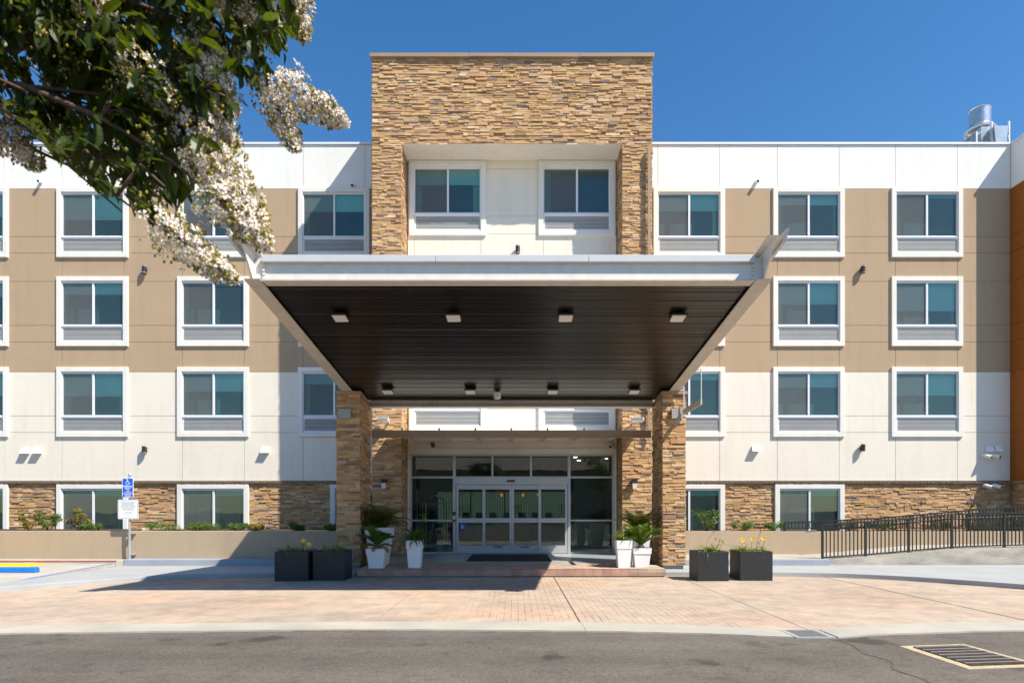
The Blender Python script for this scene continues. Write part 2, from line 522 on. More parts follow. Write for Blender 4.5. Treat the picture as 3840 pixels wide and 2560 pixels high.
def stones(o, u, n, W, H, skip=None, seed=0, pro=(0.006, 0.034)):
    """stacked ledger stones on a rectangle: o corner, u along, n outward; returns [(verts, faces, colour, size)]"""
    rnd = random.Random(seed)
    o, u, n = Vector(o), Vector(u), Vector(n)
    out = []
    z = 0.0
    while z < H - 0.005:
        h = rnd.choice((0.035, 0.042, 0.05, 0.055, 0.062, 0.075))
        if z + h > H - 0.03: h = H - z
        x = -rnd.uniform(0, 0.2)
        x = 0.0
        first = True
        while x < W - 0.005:
            L = rnd.uniform(0.10, 0.44)
            if first: L = rnd.uniform(0.08, 0.35); first = False
            if x + L > W - 0.07: L = W - x
            d = rnd.uniform(*pro)
            if rnd.random() < 0.2: d *= 0.3
            elif rnd.random() < 0.1: d *= 1.35
            g = 0.002
            a0, a1, b0, b1 = x + g, x + L - g, z + g * 0.6, z + h - g * 0.6
            b1 -= rnd.random() ** 4 * 0.010
            k = 3
            fr = []
            for r_ in (0, 1):
                for i in range(k + 1):
                    xx = a0 + (a1 - a0) * (i / k + (rnd.uniform(-.1, .1) if 0 < i < k else 0))
                    zz = (b0 if r_ == 0 else b1) + (rnd.uniform(-.003, .003) if 0 < i < k else 0)
                    dd = d + rnd.uniform(-0.005, 0.005) - (0.006 if r_ else 0)
                    fr.append(o + u * xx + Vector((0, 0, zz)) + n * max(0.003, dd))
            bk = [o + u * xx + Vector((0, 0, zz)) - n * 0.012 for xx, zz in ((a0, b0), (a1, b0), (a1, b1), (a0, b1))]
            vs = fr + bk
            K = k + 1
            B = 2 * K
            fs = [(i, i + 1, K + i + 1, K + i) for i in range(k)]
            fs += [tuple([B] + [B + 1] + list(range(k, -1, -1)))]
            fs += [tuple([B + 3] + list(range(K, 2 * K)) + [B + 2])]
            fs += [(B, 0, K, B + 3), (k, B + 1, B + 2, 2 * K - 1)]
            c = rnd.choice(PALC)
            s = rnd.uniform(0.88, 1.12)
            c = (c[0] * s, c[1] * s * rnd.uniform(0.96, 1.04), c[2] * s * rnd.uniform(0.9, 1.1))
            out.append((vs, fs, c, (a1 - a0) * (b1 - b0)))
            x += L
        z += h
    return out

def lay_stones(lst, parent, keep, stuffname, matname='stone', piece='stone', stuff_parent=None):
    """the biggest become objects of their own, the rest one mesh"""
    order = sorted(range(len(lst)), key=lambda i: -lst[i][3])
    own = set(order[:keep])
    mb = MB(); cols = []
    for i, (vs, fs, c, a) in enumerate(lst):
        if i in own:
            q = MB().add(vs, fs)
            build(piece, q, matname, parent, cols=[c] * len(vs))
        else:
            mb.add(vs, fs); cols += [c] * len(vs)
    if mb.v:
        o = build(stuffname, mb, matname, stuff_parent or parent, cols=cols)
        tag(o, kind='stuff')

# ------------------------------------------------------------------ ground and paving
gm = MB().quad((-400, -400, -0.014), (400, -400, -0.014), (400, 400, -0.014), (-400, 400, -0.014))
tag(build('ground', gm, 'asphalt'), kind='structure')

def smooth_line(pts, n=8):
    """catmull-rom through 2D points"""
    out = []
    P = [pts[0]] + list(pts) + [pts[-1]]
    for i in range(1, len(P) - 2):
        for k in range(n):
            t_ = k / n
            a, b, c, d = P[i - 1], P[i], P[i + 1], P[i + 2]
            out.append(tuple(0.5 * ((2 * b[j]) + (-a[j] + c[j]) * t_ + (2 * a[j] - 5 * b[j] + 4 * c[j] - d[j]) * t_ ** 2 + (-a[j] + 3 * b[j] - 3 * c[j] + d[j]) * t_ ** 3) for j in (0, 1)))
    out.append(tuple(pts[-1]))
    return out

def interp(line, x):
    for (xa, ya), (xb, yb) in zip(line, line[1:]):
        if xa <= x <= xb:
            return ya + (yb - ya) * (x - xa) / max(1e-9, xb - xa)
    return line[0][1] if x < line[0][0] else line[-1][1]

band_in = smooth_line([(-16, -12.95), (-9.5, -12.62), (-6.72, -12.47), (-4.5, -12.34), (-2.24, -12.21), (0, -12.18), (1.4, -12.30), (2.58, -12.52), (3.36, -12.74), (3.78, -12.76), (4.35, -12.56), (5.4, -12.30), (6.9, -12.14), (10, -12.0), (16, -11.8)])
band_out = smooth_line([(-16, -13.5), (-9.5, -13.15), (-6.29, -12.99), (-4.24, -12.86), (-2.1, -12.74), (0, -12.79), (1.4, -12.88), (2.42, -13.02), (3.36, -13.235), (3.78, -13.235), (4.3, -13.08), (5.3, -12.92), (6.37, -12.80), (10, -12.62), (16, -12.45)])
# concrete band between paving and road, in poured lengths
bandroot = MB()
xs = [-16 + i * 0.25 for i in range(129)]
def seg_band(xa, xb):
    mb = MB()
    k = max(2, int((xb - xa) / 0.2))
    for i in range(k):
        x0 = xa + (xb - xa) * i / k; x1 = xa + (xb - xa) * (i + 1) / k
        b = [(x0, interp(band_out, x0) + 0.012 * math.sin(x0 * 9.1) * math.sin(x0 * 3.7), -0.03), (x1, interp(band_out, x1) + 0.012 * math.sin(x1 * 9.1) * math.sin(x1 * 3.7), -0.03), (x1, interp(band_in, x1), -0.03), (x0, interp(band_in, x0), -0.03)]
        mb.hexa(b, [(q[0], q[1], 0.006) for q in b])
    return mb
# a sealed crack wandering over the road
gr_ = bpy.data.objects['ground']
ck = MB(); cpts = smooth_line([(3.72, -13.27), (3.80, -13.6), (3.70, -14.0), (3.78, -14.35), (3.62, -14.7), (3.66, -15.1), (3.45, -15.6)], 6)
for (xa, ya), (xb, yb) in zip(cpts, cpts[1:]):
    w_ = 0.012 + 0.006 * math.sin(ya * 11)
    ck.quad((xa - w_, ya, -0.0105), (xb - w_, yb, -0.0105), (xb + w_, yb, -0.0105), (xa + w_, ya, -0.0105))
build('crack_seal', ck, pmat('crack seal', (0.085, 0.074, 0.06), 0.8, 0.3, 8), gr_)
strip = build('concrete_gutter', seg_band(-16, -8.6), 'band')
tag(strip, kind='structure')
for xa, xb in ((-8.595, -5.2), (-5.195, -2.1), (-2.095, 0.88), (0.885, 3.31), (3.83, 6.7), (6.705, 16)):
    build('gutter_length', seg_band(xa, xb), 'band', strip)

# stamped brick paving: bricks between the kerbs and the concrete band
kerb_l = smooth_line([(-10.6, -10.6), (-9.49, -9.08), (-8.75, -8.1), (-8.0, -7.33), (-7.47, -6.86), (-6.6, -6.52), (-5.45, -6.40), (-4.2, -6.40)])
kerb_r = smooth_line([(3.4, -6.25), (4.6, -6.27), (5.88, -6.31), (6.7, -6.42), (7.39, -6.63), (8.3, -7.15), (9.1, -7.95), (9.69, -8.69), (10.6, -10.0), (11.2, -11.2)])
def rear_edge(x):
    if x < -4.2: return interp(kerb_l, x)
    if x < 3.45: return -6.40
    return interp(kerb_r, x)
pv = MB()
pv.prism([(-16, -13.1), (16, -12.3), (16, -6.0), (-16, -6.0)], -0.028, -0.009)
paving = build('brick_paving', pv, 'joint')
tag(paving, kind='structure')
rndb = random.Random(5)
brs = []
cuts_x = [-16, -10.7, -7.5, -4.6, -1.9, 0.875, 3.7, 7.0, 10.3, 16]
cuts_y = [-13.2, -9.9, -6.0]
BL, BW = 0.205, 0.102
patch = random.Random(8)
patches = [(patch.uniform(-10, 10), patch.uniform(-12.5, -6.5), patch.uniform(0.6, 1.9), patch.choice(((1.08, 0.96, 0.88), (0.9, 0.92, 0.93), (1.05, 1.02, 1.0), (0.93, 0.88, 0.85)))) for _ in range(60)]
for cx0, cx1 in zip(cuts_x, cuts_x[1:]):
    for cy0, cy1 in zip(cuts_y, cuts_y[1:]):
        x = cx0 + 0.007
        col_i = 0
        while x < cx1 - 0.03:
            w = min(BW, cx1 - 0.007 - x)
            y = cy0 + 0.006 - (BL / 2 if col_i % 2 else 0)
            while y < cy1 - 0.006:
                y0 = max(y, cy0 + 0.006); y1 = min(y + BL, cy1 - 0.006)
                if y1 - y0 > 0.03:
                    xm, ym = x + w / 2, (y0 + y1) / 2
                    if interp(band_in, xm) - 0.12 < ym < rear_edge(xm) + 0.12 and abs(xm) < 12.5:
                        gx0 = rndb.choice((0.0002, 0.0002, 0.0002, 0.0003, 0.0003, 0.0006, 0.0015, 0.0038)); gy = rndb.choice((0.0003, 0.0004, 0.0006, 0.0015))
                        jit = rndb.uniform(-0.0004, 0.0004)
                        s = rndb.uniform(0.97, 1.03)
                        c = [0.435 * s, 0.345 * s, 0.27 * s]
                        for px_, py_, pr, pc in patches:
                            d2 = ((xm - px_) ** 2 + (ym - py_) ** 2 * 2.2) / pr ** 2
                            if d2 < 1:
                                k_ = (1 - d2) * 0.9
                                c = [c[j] * (1 + (pc[j] - 1) * k_) for j in range(3)]
                        q = MB()
                        x0, x1, ya, yb = x + gx0, x + w - gx0, y0 + gy, y1 - gy
                        e = 0.0009
                        zt = jit + 0.0
                        q.v = [(x0, ya, -0.02), (x1, ya, -0.02), (x1, yb, -0.02), (x0, yb, -0.02),
                               (x0, ya, zt - 0.0025), (x1, ya, zt - 0.0025), (x1, yb, zt - 0.0025), (x0, yb, zt - 0.0025),
                               (x0 + e, ya + e, zt), (x1 - e, ya + e, zt), (x1 - e, yb - e, zt), (x0 + e, yb - e, zt)]
                        q.f = [(0, 1, 5, 4), (1, 2, 6, 5), (2, 3, 7, 6), (3, 0, 4, 7), (4, 5, 9, 8), (5, 6, 10, 9), (6, 7, 11, 10), (7, 4, 8, 11), (8, 9, 10, 11)]
                        D = ym + 20.71
                        vis = 1.0 if (abs(xm) < D * 0.8 and interp(band_in, xm) + 0.1 < ym < rear_edge(xm) - 0.1) else 0.0
                        brs.append((q.v, q.f, c, vis * (y1 - y0) / D ** 3))
                y += BL
            x += BW
            col_i += 1
lay_stones(brs, paving, 300, 'brick_field', 'brick', 'brick')

# grey painted pavement left and right of the entry
def slab(poly, z, name, mat='paintgrey', z0=-0.02):
    return tag(build(name, MB().prism(poly, z0, z), mat, bevel=0.012), kind='structure')
pl = [(x, y) for x, y in kerb_l if x > -10.05]
slab([(-10.03, -9.74)] + pl + [(-3.62, -6.40), (-3.62, -4.6), (-10.03, -4.6)], 0.095, 'pavement_left')
pr_ = [(x, y) for x, y in kerb_r if x < 11.2]
slab([(3.44, -4.6), (3.44, -6.25)] + pr_[1:] + [(15.5, -12.0), (15.5, -4.4), (9, -4.4)], 0.10, 'pavement_right')
# joints scored across the right pavement
pj = bpy.data.objects['pavement_right']
for (xa, ya), (xb, yb) in (((8.2, -4.5), (9.0, -7.75)), ((10.4, -4.5), (11.6, -9.5))):
    q = MB(); dx = 0.006
    q.quad((xa - dx, ya, 0.1025), (xb - dx, yb, 0.1025), (xb + dx, yb, 0.1025), (xa + dx, ya, 0.1025))
    build('scored_joint', q, 'grey', pj)
# upper kerbs at the foot of the planter walls
kb = build('kerb_left', MB().box(-10.0, -4.2, -4.6, -4.2, 0.05, 0.255), 'kerbgrey', bevel=0.015)
tag(kb, kind='structure')
kb = build('kerb_right', MB().box(4.0, 8.05, -4.6, -4.41, 0.05, 0.255), 'kerbgrey', bevel=0.015)
tag(kb, kind='structure')
kr = build('kerb_parking', MB().box(-25, -10.005, -4.85, -4.2, 0.0, 0.24), 'conc', bevel=0.012)
tag(kr, kind='structure')
build('red_stripe', MB().box(-25, -10.02, -4.856, -4.835, 0.222, 0.2435), 'red', kr)
# parking bay at the left, sloping up to its kerb
pb = MB()
pb.hexa([(-25, -12.4, -0.03), (-10.05, -10.0, -0.03), (-10.05, -4.85, -0.03), (-25, -4.85, -0.03)], [(-25, -12.4, 0.0), (-10.05, -10.0, 0.012), (-10.05, -4.85, 0.175), (-25, -4.85, 0.175)])
pk = tag(build('parking_bay', pb, 'conc'), kind='structure')
def pz(y): return 0.012 + (y + 10.0) / 5.15 * 0.163
build('blue_line', MB().quad((-10.13, -9.9, pz(-9.9) + 0.004), (-10.06, -9.9, pz(-9.9) + 0.004), (-10.06, -4.9, pz(-4.9) + 0.004), (-10.13, -4.9, pz(-4.9) + 0.004)), 'blue', pk)
ty = MB(); ty.hexa([(-14.5, -5.85, pz(-5.85) - 0.01), (-11.55, -5.85, pz(-5.85) - 0.01), (-11.75, -4.95, pz(-4.95) - 0.01), (-14.5, -4.95, pz(-4.95) - 0.01)],
                   [(-14.5, -5.85, pz(-5.85) + 0.012), (-11.55, -5.85, pz(-5.85) + 0.012), (-11.75, -4.95, pz(-4.95) + 0.012), (-14.5, -4.95, pz(-4.95) + 0.012)])
tp = build('tactile_pad', ty, 'yellow')
tag(tp, 'yellow tactile warning pad on the parking bay before the red kerb', 'tactile pad')
dm = MB()
for i in range(42):
    for j in range(13):
        x = -14.4 + i * 0.068; y = -5.8 + j * 0.066
        dm.lathe([(0.022, 0), (0.012, 0.006)], (x, y, pz(y) + 0.0125), 6)
tag(build('dome', dm, 'yellow', tp), kind='stuff')
# wheel stop
ws = MB()
zz = pz(-6.55)
prof = [(-0.075, 0), (0.075, 0), (0.065, 0.09), (0.03, 0.125), (-0.03, 0.125), (-0.065, 0.09)]
for a, b in zip([-13.0, -12.95], [-12.95, -10.66]): pass
n = len(prof)
ws.add([(-13.0, -6.62 + a, zz + b) for a, b in prof] + [(-10.66, -6.62 + a, zz + b) for a, b in prof],
       [tuple(range(n)), tuple(range(2 * n - 1, n - 1, -1))] + [(i, n + i, n + (i + 1) % n, (i + 1) % n) for i in range(n)])
tag(build('wheel_stop', ws, 'blue', bevel=0.01), 'blue painted concrete wheel stop at the left edge of the parking bay', 'wheel stop')

# entry platform
ep = thing('entry_platform', (0, -5, 0), None, None)
ep['kind'] = 'structure'
build('platform_floor', MB().box(-3.57, 3.42, -4.74, -1.40, 0.0, 0.186), 'floor', ep)
core = build('platform_core', MB().prism([(-3.57, -4.742), (-3.57, -6.44), (-3.50, -6.50), (3.30, -6.44), (3.40, -6.36), (3.43, -6.2), (3.43, -4.742)], 0.0, 0.168), 'joint', ep)
rr = random.Random(3)
x = -3.565
while x < 3.38:
    w = 0.205 if x + 0.205 < 3.38 else 3.405 - x
    for row, (ya, yb) in enumerate(((-6.465, -6.28), (-6.275, -5.90), (-5.895, -5.52), (-5.515, -5.14), (-5.135, -4.75))):
        s = rr.uniform(0.85, 1.1)
        q = MB().box(x + 0.002, x + w - 0.002, ya, yb, 0.10, 0.1875 + rr.uniform(-.001, .001))
        build('brick', q, 'brick', ep, cols=[(0.42 * s, 0.33 * s, 0.26 * s)] * 8)
    s = rr.uniform(0.85, 1.1)
    yf = -6.497 + (x + 3.5) / 6.8 * 0.05
    q = MB().box(x + 0.002, x + w - 0.002, yf - 0.012, -6.40, 0.028, 0.174)
    build('edge_brick', q, 'brick', ep, cols=[(0.40 * s, 0.245 * s, 0.185 * s)] * 8)
    x += w
build('red_line', MB().hexa([(-3.57, -6.513, 0.1765), (3.36, -6.462, 0.1765), (3.36, -6.455, 0.1765), (-3.57, -6.50, 0.1765)], [(-3.57, -6.513, 0.1845), (3.36, -6.462, 0.1845), (3.36, -6.455, 0.1845), (-3.57, -6.50, 0.1845)]), 'red', ep)
tag(build('door_mat', MB().box(-1.27, 0.95, -4.35, -1.86, 0.187, 0.199), 'mat'), 'dark navy door mat lying before the sliding entrance doors', 'door mat')

# ------------------------------------------------------------------ the hotel
H = thing('hotel_building', (0, 0, 0), 'four storey cream and tan hotel with stone clad entrance tower and white window surrounds', 'building')
G_ = 0.007
ZT = {4: 11.92, 3: 9.012, 2: 6.045}      # head of the window openings by storey
def wall_cells(y, x0, x1, cols, rows, backmat):
    """stucco panels with open joints in front of a backing wall; cols are the openings"""
    bk = MB()
    for z0, z1, mat, kind in rows:
        if kind == 'span':
            ed = [x0] + [e for c in cols for e in c] + [x1]
            cells = list(zip(ed, ed[1:]))
        elif kind == 'plain':
            cells = [(x0, x1)]
        else:
            ed = [x0] + [e for c in cols for e in c] + [x1]
            cells = list(zip(ed[::2], ed[1::2]))
        for a, b in cells:
            if b - a < 0.03: continue
            build('wall_panel', MB().box(a + G_, b - G_, y, y + 0.035, z0 + G_, z1 - G_), mat, H)
            bk.box(a, b, y + 0.0155, y + 0.30, z0, z1)
    build('wall', bk, backmat, H)

ROWS = [(12.05, 13.49, 'white_st', 'span'), (10.48, 12.05, 'tan', 'pier'), (9.94, 10.48, 'tan', 'pier'), (9.012, 9.94, 'tan', 'span'),
        (7.572, 9.012, 'tan', 'pier'), (7.032, 7.572, 'tan', 'pier'), (6.045, 7.032, 'tan', 'span'), (4.605, 6.045, 'cream', 'pier'),
        (4.065, 4.605, 'cream', 'pier'), (2.475, 4.065, 'cream', 'span')]
LC = [-21.7, -17.78, -13.85, -9.90, -5.94]
RC = [5.70, 9.62, 13.50]
HW = 1.015
wall_cells(0.0, -24.5, -4.17, [(c - HW, c + HW) for c in LC], ROWS, 'tan')
wall_cells(0.0, 3.99, 16.25, [(c - HW, c + HW) for c in RC], ROWS, 'tan')
TC = [-2.06, 1.88]
wall_cells(-1.43, -3.285, 3.10, [(c - HW, c + HW) for c in TC],
           [(11.92, 12.19, 'cream', 'plain')] + [(z0, min(z1, 11.92), 'cream', k) for z0, z1, m_, k in ROWS[1:9]] + [(3.60, 4.065, 'cream', 'plain')], 'cream')

def window(cx, y, zt, grille=True, zb=None, hw=HW, shade=0.5, panel=0, glass='glass', seed=0, left_only=False):
    rnd = random.Random(seed)
    x0, x1 = cx - hw, cx + hw
    zb = zt - 1.98 if zb is None else zb
    b = 0.158
    sr = MB()
    yo, yi = y - 0.062, y + 0.30
    sr.box(x0 - b, x1 + b, yo, yi, zt, zt + b - 0.008); sr.box(x0 - b, x1 + b, yo, yi, zb - b, zb)
    sr.box(x0 - b, x0, yo, yi, zb, zt); sr.box(x1, x1 + b, yo, yi, zb, zt)
    # one closed ring with chamfered edges
    sr = MB()
    e = 0.016
    def ring(d, yy): return [(x0 - b + d, yy, zb - b + d), (x1 + b - d, yy, zb - b + d), (x1 + b - d, yy, zt + b - 0.008 - d), (x0 - b + d, yy, zt + b - 0.008 - d)]
    def inn(d, yy): return [(x0 - d, yy, zb - d), (x1 + d, yy, zb - d), (x1 + d, yy, zt + d), (x0 - d, yy, zt + d)]
    rings = [ring(0, y + 0.02), ring(0, yo + e), ring(e * 0.7, yo), inn(0.006, yo), inn(0, yo + 0.006), inn(0, yi)]
    for r_ in rings: sr.v += r_
    for k in range(len(rings) - 1):
        for i in range(4):
            sr.f.append((k * 4 + i, k * 4 + (i + 1) % 4, k * 4 + 4 + (i + 1) % 4, k * 4 + 4 + i))
    w = build('window', sr, 'trim', H)
    yf = y - 0.004
    g0 = zt - 1.415 if grille else zb + 0.05
    fr = MB()
    fr.box(x0, x1, yf, yf + 0.07, zt - 0.06, zt)                     # head
    fr.box(x0, x0 + 0.025, yf, yf + 0.07, zb, zt - 0.06)
    fr.box(x1 - 0.035, x1, yf - 0.012, yf + 0.07, zb, zt - 0.06)
    xm = cx + 0.01
    fr.box(xm - 0.03, xm + 0.03, yf - 0.012, yf + 0.05, g0, zt - 0.06)
    fr.box(x0 + 0.025, x1 - 0.035, yf - 0.004, yf + 0.06, g0 - 0.05, g0)
    if grille:
        fr.box(x0, x1 - 0.03, yf - 0.048, yf + 0.05, g0 - 0.075, g0 - 0.05)   # little ledge
        fr.box(x0 + 0.025, x1 - 0.035, yf - 0.02, yf + 0.05, g0 - 0.13, g0 - 0.075)
        fr.box(x0 + 0.025, x1 - 0.035, yf - 0.02, yf + 0.05, zb, zb + 0.05)
        fr.box(x0 + 0.025, x0 + 0.05, yf - 0.016, yf + 0.05, zb + 0.05, g0 - 0.13)
    build('frame', fr, 'alu', w)
    gz0, gz1 = g0, zt - 0.06
    build('pane', MB().quad((x0 + 0.025, yf + 0.045, gz0), (xm - 0.03, yf + 0.045, gz0), (xm - 0.03, yf + 0.045, gz1), (x0 + 0.025, yf + 0.045, gz1)), glass, w)
    build('pane', MB().quad((xm + 0.03, yf + 0.03, gz0), (x1 - 0.035, yf + 0.03, gz0), (x1 - 0.035, yf + 0.03, gz1), (xm + 0.03, yf + 0.03, gz1)), glass, w)
    sc = MB().quad((x0 + 0.03, yf + 0.02, gz0), (xm - 0.032, yf + 0.02, gz0), (xm - 0.032, yf + 0.02, gz1 - 0.01), (x0 + 0.03, yf + 0.02, gz1 - 0.01))
    build('insect_screen', sc, 'screen', w)
    if shade > 0:
        zs = gz1 - (gz1 - gz0) * shade
        sh = MB()
        k = 10
        for i in range(k):
            xa = x0 + 0.04 + (x1 - x0 - 0.08) * i / k; xb = x0 + 0.04 + (x1 - x0 - 0.08) * (i + 1) / k
            sh.box(xa, xb, yf + 0.075, yf + 0.08, zs, gz1)
        sh.box(x0 + 0.04, x1 - 0.04, yf + 0.068, yf + 0.09, zs - 0.03, zs)
        build('roller_shade', sh, 'shade', w)
    for side_, p_c in ((0, 0.75), (1, 0.5)):
        if rnd.random() < p_c:
            cw = rnd.uniform(0.07, 0.20); cu_ = MB(); nf = 6
            xa_ = x0 + 0.03 if side_ == 0 else x1 - 0.04 - cw
            for i in range(nf):
                xs0, xs1 = xa_ + cw * i / nf, xa_ + cw * (i + 1) / nf
                ya_, yb_ = yf + 0.11 + 0.02 * (i % 2), yf + 0.11 + 0.02 * ((i + 1) % 2)
                cu_.quad((xs0, ya_, gz0 - 0.1), (xs1, yb_, gz0 - 0.1), (xs1, yb_, gz1), (xs0, ya_, gz1))
            build('curtain', cu_, 'curtain', w)
    rm = MB()
    X0, X1, Z0, Z1, Y0, Y1 = x0 - 0.5, x1 + 0.5, zb - 0.12, zt + 0.12, y + 0.305, y + 3.2
    rm.quad((X0, Y1, Z0), (X1, Y1, Z0), (X1, Y1, Z1), (X0, Y1, Z1))
    rm.quad((X0, Y0, Z0), (X0, Y1, Z0), (X0, Y1, Z1), (X0, Y0, Z1))
    rm.quad((X1, Y0, Z0), (X1, Y1, Z0), (X1, Y1, Z1), (X1, Y0, Z1))
    rm.quad((X0, Y0, Z0), (X1, Y0, Z0), (X1, Y1, Z0), (X0, Y1, Z0))
    rm.quad((X0, Y0, Z1), (X1, Y0, Z1), (X1, Y1, Z1), (X0, Y1, Z1))
    build('room', rm, 'room', w)
    if panel:
        pw = rnd.uniform(0.7, 0.85)
        px0 = cx - 0.62 + rnd.uniform(-.05, .05)
        build('headboard', MB().box(px0, px0 + pw, yf + 0.16, yf + 0.20, gz0 - 0.2, gz0 + (gz1 - gz0) * panel), 'panelin', w)
        build('side_panel', MB().box(x0 - 0.1, x0 + 0.27, yf + 0.21, yf + 0.24, gz0 - 0.2, gz0 + (gz1 - gz0) * panel), 'panelin', w)
    if grille:
        gr = MB()
        ga, gb = zb + 0.055, g0 - 0.135
        k = 9
        for i in range(k):
            zc = ga + (gb - ga) * (i + 0.5) / k
            gr.hexa([(x0 + 0.05, yf - 0.008, zc - 0.014), (x1 - 0.04, yf - 0.008, zc - 0.014), (x1 - 0.04, yf + 0.006, zc - 0.014), (x0 + 0.05, yf + 0.006, zc - 0.014)],
                    [(x0 + 0.05, yf - 0.008, zc + 0.012), (x1 - 0.04, yf - 0.008, zc + 0.012), (x1 - 0.04, yf + 0.006, zc + 0.012), (x0 + 0.05, yf + 0.006, zc + 0.012)])
        build('grille', gr, 'grille', w)
        build('air_unit', MB().box(x0 + 0.02, x1 - 0.02, yf + 0.034, yf + 0.044, zb, g0), 'airunit', w)
    return w

rw = random.Random(21)
sh_tab = {(-13.85, 4): (0.58, 0), (-13.85, 3): (0.24, 0.42), (-13.85, 2): (0.52, 0), (-9.90, 4): (0.3, 0), (-9.90, 3): (0.02, 0.4), (-9.90, 2): (0.40, 0.4),
          (-5.94, 4): (0.38, 0), (-5.94, 3): (0.3, 0.4), (-5.94, 2): (0.22, 0), (-17.78, 4): (0.5, 0), (-17.78, 3): (0.3, 0.4), (-17.78, 2): (0.5, 0),
          (5.70, 4): (0.36, 0.35), (5.70, 3): (0.2, 0), (5.70, 2): (0.12, 0.4), (9.62, 4): (0.22, 0.36), (9.62, 3): (0.48, 0.38), (9.62, 2): (0.3, 0.3),
          (13.50, 4): (0.05, 0.36), (13.50, 3): (0.64, 0.22), (13.50, 2): (0.5, 0.3)}
k = 0
for cx in LC + RC:
    for fl in (4, 3, 2):
        s_, p_ = sh_tab.get((cx, fl), (0.35, 0))
        window(cx, 0.0, ZT[fl], shade=s_, panel=p_, seed=k); k += 1
for cx, fl, s_ in ((-2.06, 4, 0.34), (1.88, 4, 0.02), (-2.06, 3, 0.3), (1.88, 3, 0.4), (-2.06, 2, 0.3), (1.88, 2, 0.5)):
    window(cx, -1.43, ZT[fl] + 0.09 * (fl == 4), shade=s_, seed=k); k += 1
# street level windows
for cx, hw, pn in ((-21.7, HW, 0), (-17.78, HW, 0), (-13.85, HW, 0), (-9.90, HW, 0.6), (-5.05, 0.85, 0), (5.70, HW, 0.55), (9.65, 0.985, 0.6)):
    window(cx, 0.0, 2.215, grille=False, zb=0.75, hw=hw, shade=0.10, panel=pn, glass='glass_g', seed=k); k += 1

# stone clad base between the street level windows
ledger = []
for a, b in ((-20.53, -18.96), (-16.61, -15.03), (-12.67, -11.08), (-8.72, -6.07), (6.88, 8.50), (10.80, 16.26)):
    build('base_wall', MB().box(a - 0.1, b + 0.1, 0.03, 0.32, 0.601, 2.373), 'mortar', H)
    ledger += stones((a, 0.02, 0.80), (1, 0, 0), (0, -1, 0), b - a, 1.60, seed=int(a * 100) + 9000)
for a, b in ((-24.5, -4.2), (4.02, 16.26)):
    build('base_wall', MB().box(a, b, 0.05, 0.3, 2.374, 2.47), 'mortar', H)
    build('base_wall', MB().box(a, b, 0.05, 0.3, 0.0, 0.6), 'mortar', H)
# sill course above the stone
rs = random.Random(4)
for a, b in ((-24.5, -4.2), (4.02, 16.25)):
    x = a
    while x < b - 0.01:
        L = min(rs.uniform(0.55, 0.75), b - x)
        q = MB()
        kx = max(3, int(L / 0.06))
        top, bot = 2.468, 2.392
        for i in range(kx):
            xa, xb = x + 0.003 + (L - 0.006) * i / kx, x + 0.003 + (L - 0.006) * (i + 1) / kx
            d0 = 0.085 + rs.uniform(-.008, .008)
            q.hexa([(xa, -d0 + 0.012, bot), (xb, -d0 + 0.02, bot), (xb, 0.06, bot), (xa, 0.06, bot)], [(xa, -d0 - 0.004, top - 0.012), (xb, -d0 + 0.004, top - 0.02), (xb, 0.06, top), (xa, 0.06, top)])
        build('sill_stone', q, 'sill', H)
        x += L

# parapet caps
pc = MB()
pc.box(-24.5, -4.15, -0.04, 0.35, 13.492, 13.56)
build('parapet_cap', pc, 'alu', H)
build('parapet_cap', MB().box(3.97, 16.24, -0.04, 0.35, 13.492, 13.56), 'alu', H)

# shell behind: roof, ends and back wall with the lobby's rear window left open
sh = MB()
sh.box(-24.5, 16.25, 0.31, 8.2, 12.9, 13.1)
sh.box(-24.5, -24.2, 0.0, 8.2, 0.0, 13.5)
sh.box(-24.5, -3.6, 8.0, 8.3, 0.0, 13.5); sh.box(2.6, 24, 8.0, 8.3, 0.0, 13.5); sh.box(-3.6, 2.6, 8.0, 8.3, 2.35, 13.5); sh.box(-3.6, 2.6, 8.0, 8.3, 0.0, 0.95)
build('rear_shell', sh, 'cream', H)

# entrance tower
tw = MB()
tw.box(-4.165, 3.985, -2.30, -1.1, 12.192, 14.66)
tw.box(-4.165, 3.985, -1.1, 1.2, 12.3, 14.66)
tw.box(-4.165, -3.31, -2.30, 0.31, 0.0, 12.192)
tw.box(3.125, 3.985, -2.30, 0.31, 0.0, 12.192)
tower = build('stone_tower', tw, 'mortar', H)
build('soffit', MB().box(-3.30, 3.115, -2.305, -1.435, 12.170, 12.19), 'cream', H)
for xa, xb, dz in ((-4.22, -1.35, 0.0), (-1.355, 1.9, -0.006), (1.895, 4.04, 0.004)):
    build('tower_cap', MB().hexa([(xa, -2.40, 14.672 - dz), (xb, -2.40, 14.664 + dz), (xb, 1.25, 14.664), (xa, 1.25, 14.664)],
                                 [(xa, -2.40, 14.768), (xb, -2.40, 14.774), (xb, 1.25, 14.78), (xa, 1.25, 14.78)]), 'cap', H)
ts = []
ts += stones((-4.165, -2.30, 12.19), (1, 0, 0), (0, -1, 0), 8.15, 2.475, seed=1)
ts += stones((-4.165, -2.30, 0.20), (1, 0, 0), (0, -1, 0), 0.855, 11.985, seed=2)
ts += stones((3.125, -2.30, 0.20), (1, 0, 0), (0, -1, 0), 0.86, 11.985, seed=3)
side = []
side += stones((-3.31, -2.30, 0.20), (0, 1, 0), (1, 0, 0), 0.86, 11.96, seed=4, pro=(0.004, 0.022))
side += stones((3.125, -1.44, 0.20), (0, -1, 0), (-1, 0, 0), 0.86, 11.96, seed=5, pro=(0.004, 0.022))
side += stones((-4.165, 0.0, 2.0), (0, -1, 0), (-1, 0, 0), 2.30, 12.6, seed=6)
